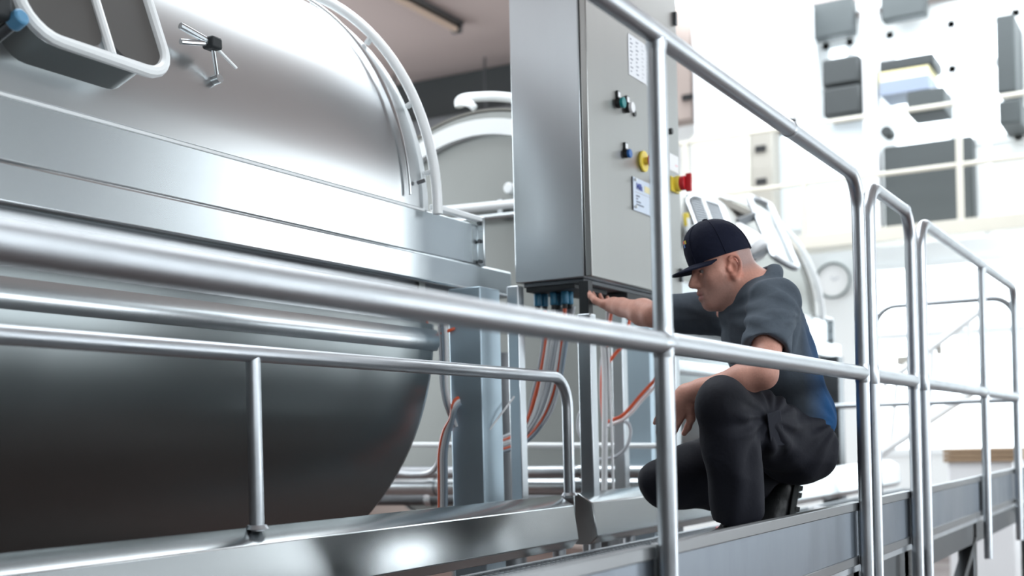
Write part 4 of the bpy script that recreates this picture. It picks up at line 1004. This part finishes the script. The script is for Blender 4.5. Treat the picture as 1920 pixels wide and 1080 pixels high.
rg = 1-np.abs(folds(V*np.array([1, 1, .6]), 24, 21))*1.6; rg2 = 1-np.abs(folds(V*np.array([1.2, 1.2, .5]), 34, 22))*1.8
V = V+N*(folds(V*np.array([1, 1, .7]), 30, 11)*.005+np.clip(rg, -1, 1)*.006+np.clip(rg2, -.6, 1)*.004)[:, None]; V = relax(V, Fq, 2, .35)
cT = np.tile(np.array([.011, .012, .019]), (len(V), 1)); ww = sm(V[:, 2], knL[2]-.05, knL[2]+.06)*sm((V-knL)@SD, -.15, .1); cT = cT+np.array([.014, .015, .016])*ww[:, None]  # knee highlight painted into the cloth colour
N = np_normals(V, Fq)
shin = sm((V-knL)@dS, .08, .2)*sm((V-knL)@SD, -.12, .02)*(1-sm((V-knL)@(-Lf), .10, .14))
V = V+N*(radial(V, at(1425, 785, 4.0), 11, .007, .16, .2, .25)+radial(V, at(1402, 815, 3.9), 7, .005, .13, .9, .2)+radial(V, at(1560, 790, 4.2), 14, .007, .18, .4, .3)+shin*.004*np.sin((V@Lf)*75+2*np.sin((V@UP)*9)))[:, None]
V = relax(V, Fq, 1, .3)
tro = np_obj('trousers', V, Fq, TROUM, man, cT)
PK = mat('pocket_cloth', (.024, .026, .036), .8, 0, var=.25, scale=(80, 80, 80), spec=.2)
# thigh pocket flap on the near leg
fa, fb_ = at(1440, 772, 3.86), at(1452, 838, 3.92)
pts4 = [at(1436, 775, 3.79), at(1462, 768, 3.835), at(1472, 834, 3.89), at(1444, 840, 3.86)]
nn = -fw*.012; MB().add(pts4+[p+nn for p in pts4], [(0,1,2,3),(7,6,5,4),(0,4,5,1),(1,5,6,2),(2,6,7,3),(3,7,4,0)]).build('pocket_flap', PK, man, bevel=.004)
# belt glimpse
MB().bar(at(1536, 772, 4.10), at(1524, 800, 4.10), .03, .03, SD).build('belt', BOOTM, man, bevel=.006)
# ---- boots
def boot(name, parts, soles, sole_n):
    B = SDF()
    for (a, b_, ra, rb) in parts: B.cap(a, b_, ra, rb, .025)
    V, Fq = B.mesh(.005); V = relax(V, Fq, 1); o = np_obj(name, V, Fq, BOOTM, man)
    (a, b_, wd) = soles; d = (b_-a)/np.linalg.norm(b_-a); n_ = sole_n-d*(sole_n@d); n_ /= np.linalg.norm(n_); sd_ = np.cross(d, n_); Ls = np.linalg.norm(b_-a)
    prof = [(-.5, .72), (-.42, .95), (-.2, .85), (.0, .8), (.22, 1.05), (.4, .95), (.5, .6)]
    ring = [a+d*Ls*(t+.5)+sd_*wd*q_ for t, q_ in prof]+[a+d*Ls*(t+.5)-sd_*wd*q_ for t, q_ in reversed(prof)]
    K = len(ring); sm_ = MB().add([p for p in ring]+[p+n_*.022 for p in ring], [(i, (i+1) % K, K+(i+1) % K, K+i) for i in range(K)]+[tuple(range(K-1, -1, -1)), tuple(range(K, 2*K))])
    so = sm_.build('sole', SOLEM, o, bevel=.003)
    for i in range(9):
        t = (i+.5)/9
        if .34 < t < .48: continue
        for s_ in (-1, 1):
            c_ = a+d*Ls*t+sd_*s_*wd*.48+n_*.026
            MB().obox(c_, d, sd_, n_, Ls/9*.33, wd*.40, .007).build('tread_lug', SOLEM, so)
    return o
f0 = Lf*.97+SD*.12; f0 /= np.linalg.norm(f0)
heel = anL-UP*.05-f0*.03; heel[2] = ZW+.055; toe = heel+f0*.21; toe[2] = ZW+.05
bn = boot('boot', [(anL+UP*.05, anL, .050, .052), (anL, heel, .052, .045), (anL, heel+f0*.12, .048, .045), (heel, toe, .042, .040)], (heel-f0*.045-UP*.033, toe+f0*.04-UP*.028, .042), -UP)
for k in range(3):
    p = anL+UP*(.045-.02*k)+f0*(.046+.012*k); MB().cyl(p-SD*.03, p+SD*.035, .0035, 6).build('lace', BLACK, bn)
hl, bl = at(1462, 915, 4.36), at(1450, 1018, 4.34); bl[2] = ZW+.05; tz = bl+Lf*.085; tz[2] = ZW+.035
dn2 = (bl-hl)/np.linalg.norm(bl-hl); nb = -Lf-dn2*(-Lf@dn2); nb /= np.linalg.norm(nb)
bf = boot('boot', [(anR+Lf*.03, hl, .050, .042), (hl, bl, .042, .042), (anR+Lf*.01, bl+Lf*.01, .045, .042), (bl, tz, .04, .034)], (hl-dn2*.045+nb*.040, bl+dn2*.01+nb*.036, .042), nb)
# ---- cap
def cap_pt(a, t, gr=0.0):
    zz = .040+.128*t; rr = (1-t**2.6)**(1/2.1); ca, sa = math.cos(a), math.sin(a)
    L_ = (.104+gr) if ca > 0 else (.106+gr); xx = .010+.020*t+L_*rr*ca*(1+.05*t*(ca > 0)); yy = (.084+gr)*rr*sa
    return hd(xx, yy, zz+.012*(1-t)*(-ca)*.6)
mb = MB(); NA, NT = 48, 18; vs = [cap_pt(2*math.pi*i/NA, math.sin(math.pi/2*j/NT)) for j in range(NT) for i in range(NA)]
vs.append(cap_pt(0, 1)); fs = [(j*NA+i, j*NA+(i+1) % NA, (j+1)*NA+(i+1) % NA, (j+1)*NA+i) for j in range(NT-1) for i in range(NA)]
fs += [((NT-1)*NA+i, (NT-1)*NA+(i+1) % NA, NT*NA) for i in range(NA)]
vs += [cap_pt(2*math.pi*i/NA, 0, -.006) for i in range(NA)]; K = NT*NA+1
fs += [(K+i, K+(i+1) % NA, (i+1) % NA, i) for i in range(NA)]; fs.append(tuple(K+i for i in range(NA-1, -1, -1)))
capo = mb.add(vs, fs).build('cap', CAPM, man, smooth=70)
mb = MB(); NU, NV = 25, 8; top = []; bot = []
for j in range(NV+1):
    for i in range(NU):
        a = math.radians(-72+144*i/(NU-1)); f = j/NV; root = np.array([.010+.102*math.cos(a), .083*math.sin(a)])
        out = .066*math.cos(a*.95)*f; X_ = root[0]+out*1.0; Y_ = root[1]*(1+.06*f); Z_ = .036-.016*f*math.cos(a)-.9*(Y_**2)*1.6*(.5+.5*f)
        top.append(hd(X_, Y_, Z_)); bot.append(hd(X_, Y_, Z_-.005))
n_ = len(top); G = lambda j, i: j*NU+i
fs = [(G(j, i), G(j, i+1), G(j+1, i+1), G(j+1, i)) for j in range(NV) for i in range(NU-1)]
fs += [tuple(n_+q_ for q_ in reversed(f)) for f in fs]
edge = [G(0, i) for i in range(NU)]+[G(j, NU-1) for j in range(1, NV+1)]+[G(NV, i) for i in range(NU-2, -1, -1)]+[G(j, 0) for j in range(NV-1, 0, -1)]
fs += [(edge[i], edge[(i+1) % len(edge)], n_+edge[(i+1) % len(edge)], n_+edge[i]) for i in range(len(edge))]
mb.add(top+bot, fs).build('brim', CAPM, capo, smooth=70)
for a in (30, 90, 150, 210, 270, 330):
    MB().tube([cap_pt(math.radians(a), math.sin(math.pi/2*j/14), .0008) for j in range(14)], .0014, 6).build('seam', CAPM, capo)
tp_ = cap_pt(0, 1); MB().tube([tp_-h_u*.003, tp_+h_u*.003, tp_+h_u*.006], [.010, .009, .004], 14).build('button', CAPM, capo)
for a_, t_, m_ in ((6, .58, ORANGE), (10, .50, BLUE), (14, .58, YELLOW)):
    p = cap_pt(math.radians(a_), t_, .001); n2 = h_f*math.cos(math.radians(a_))+h_s*math.sin(math.radians(a_))
    MB().obox(p, n2, np.cross(h_u, n2), h_u, .0007, .005, .006).build('emblem', m_, capo)
for o in bpy.data.objects:
    if '_o' in o: del o['_o']
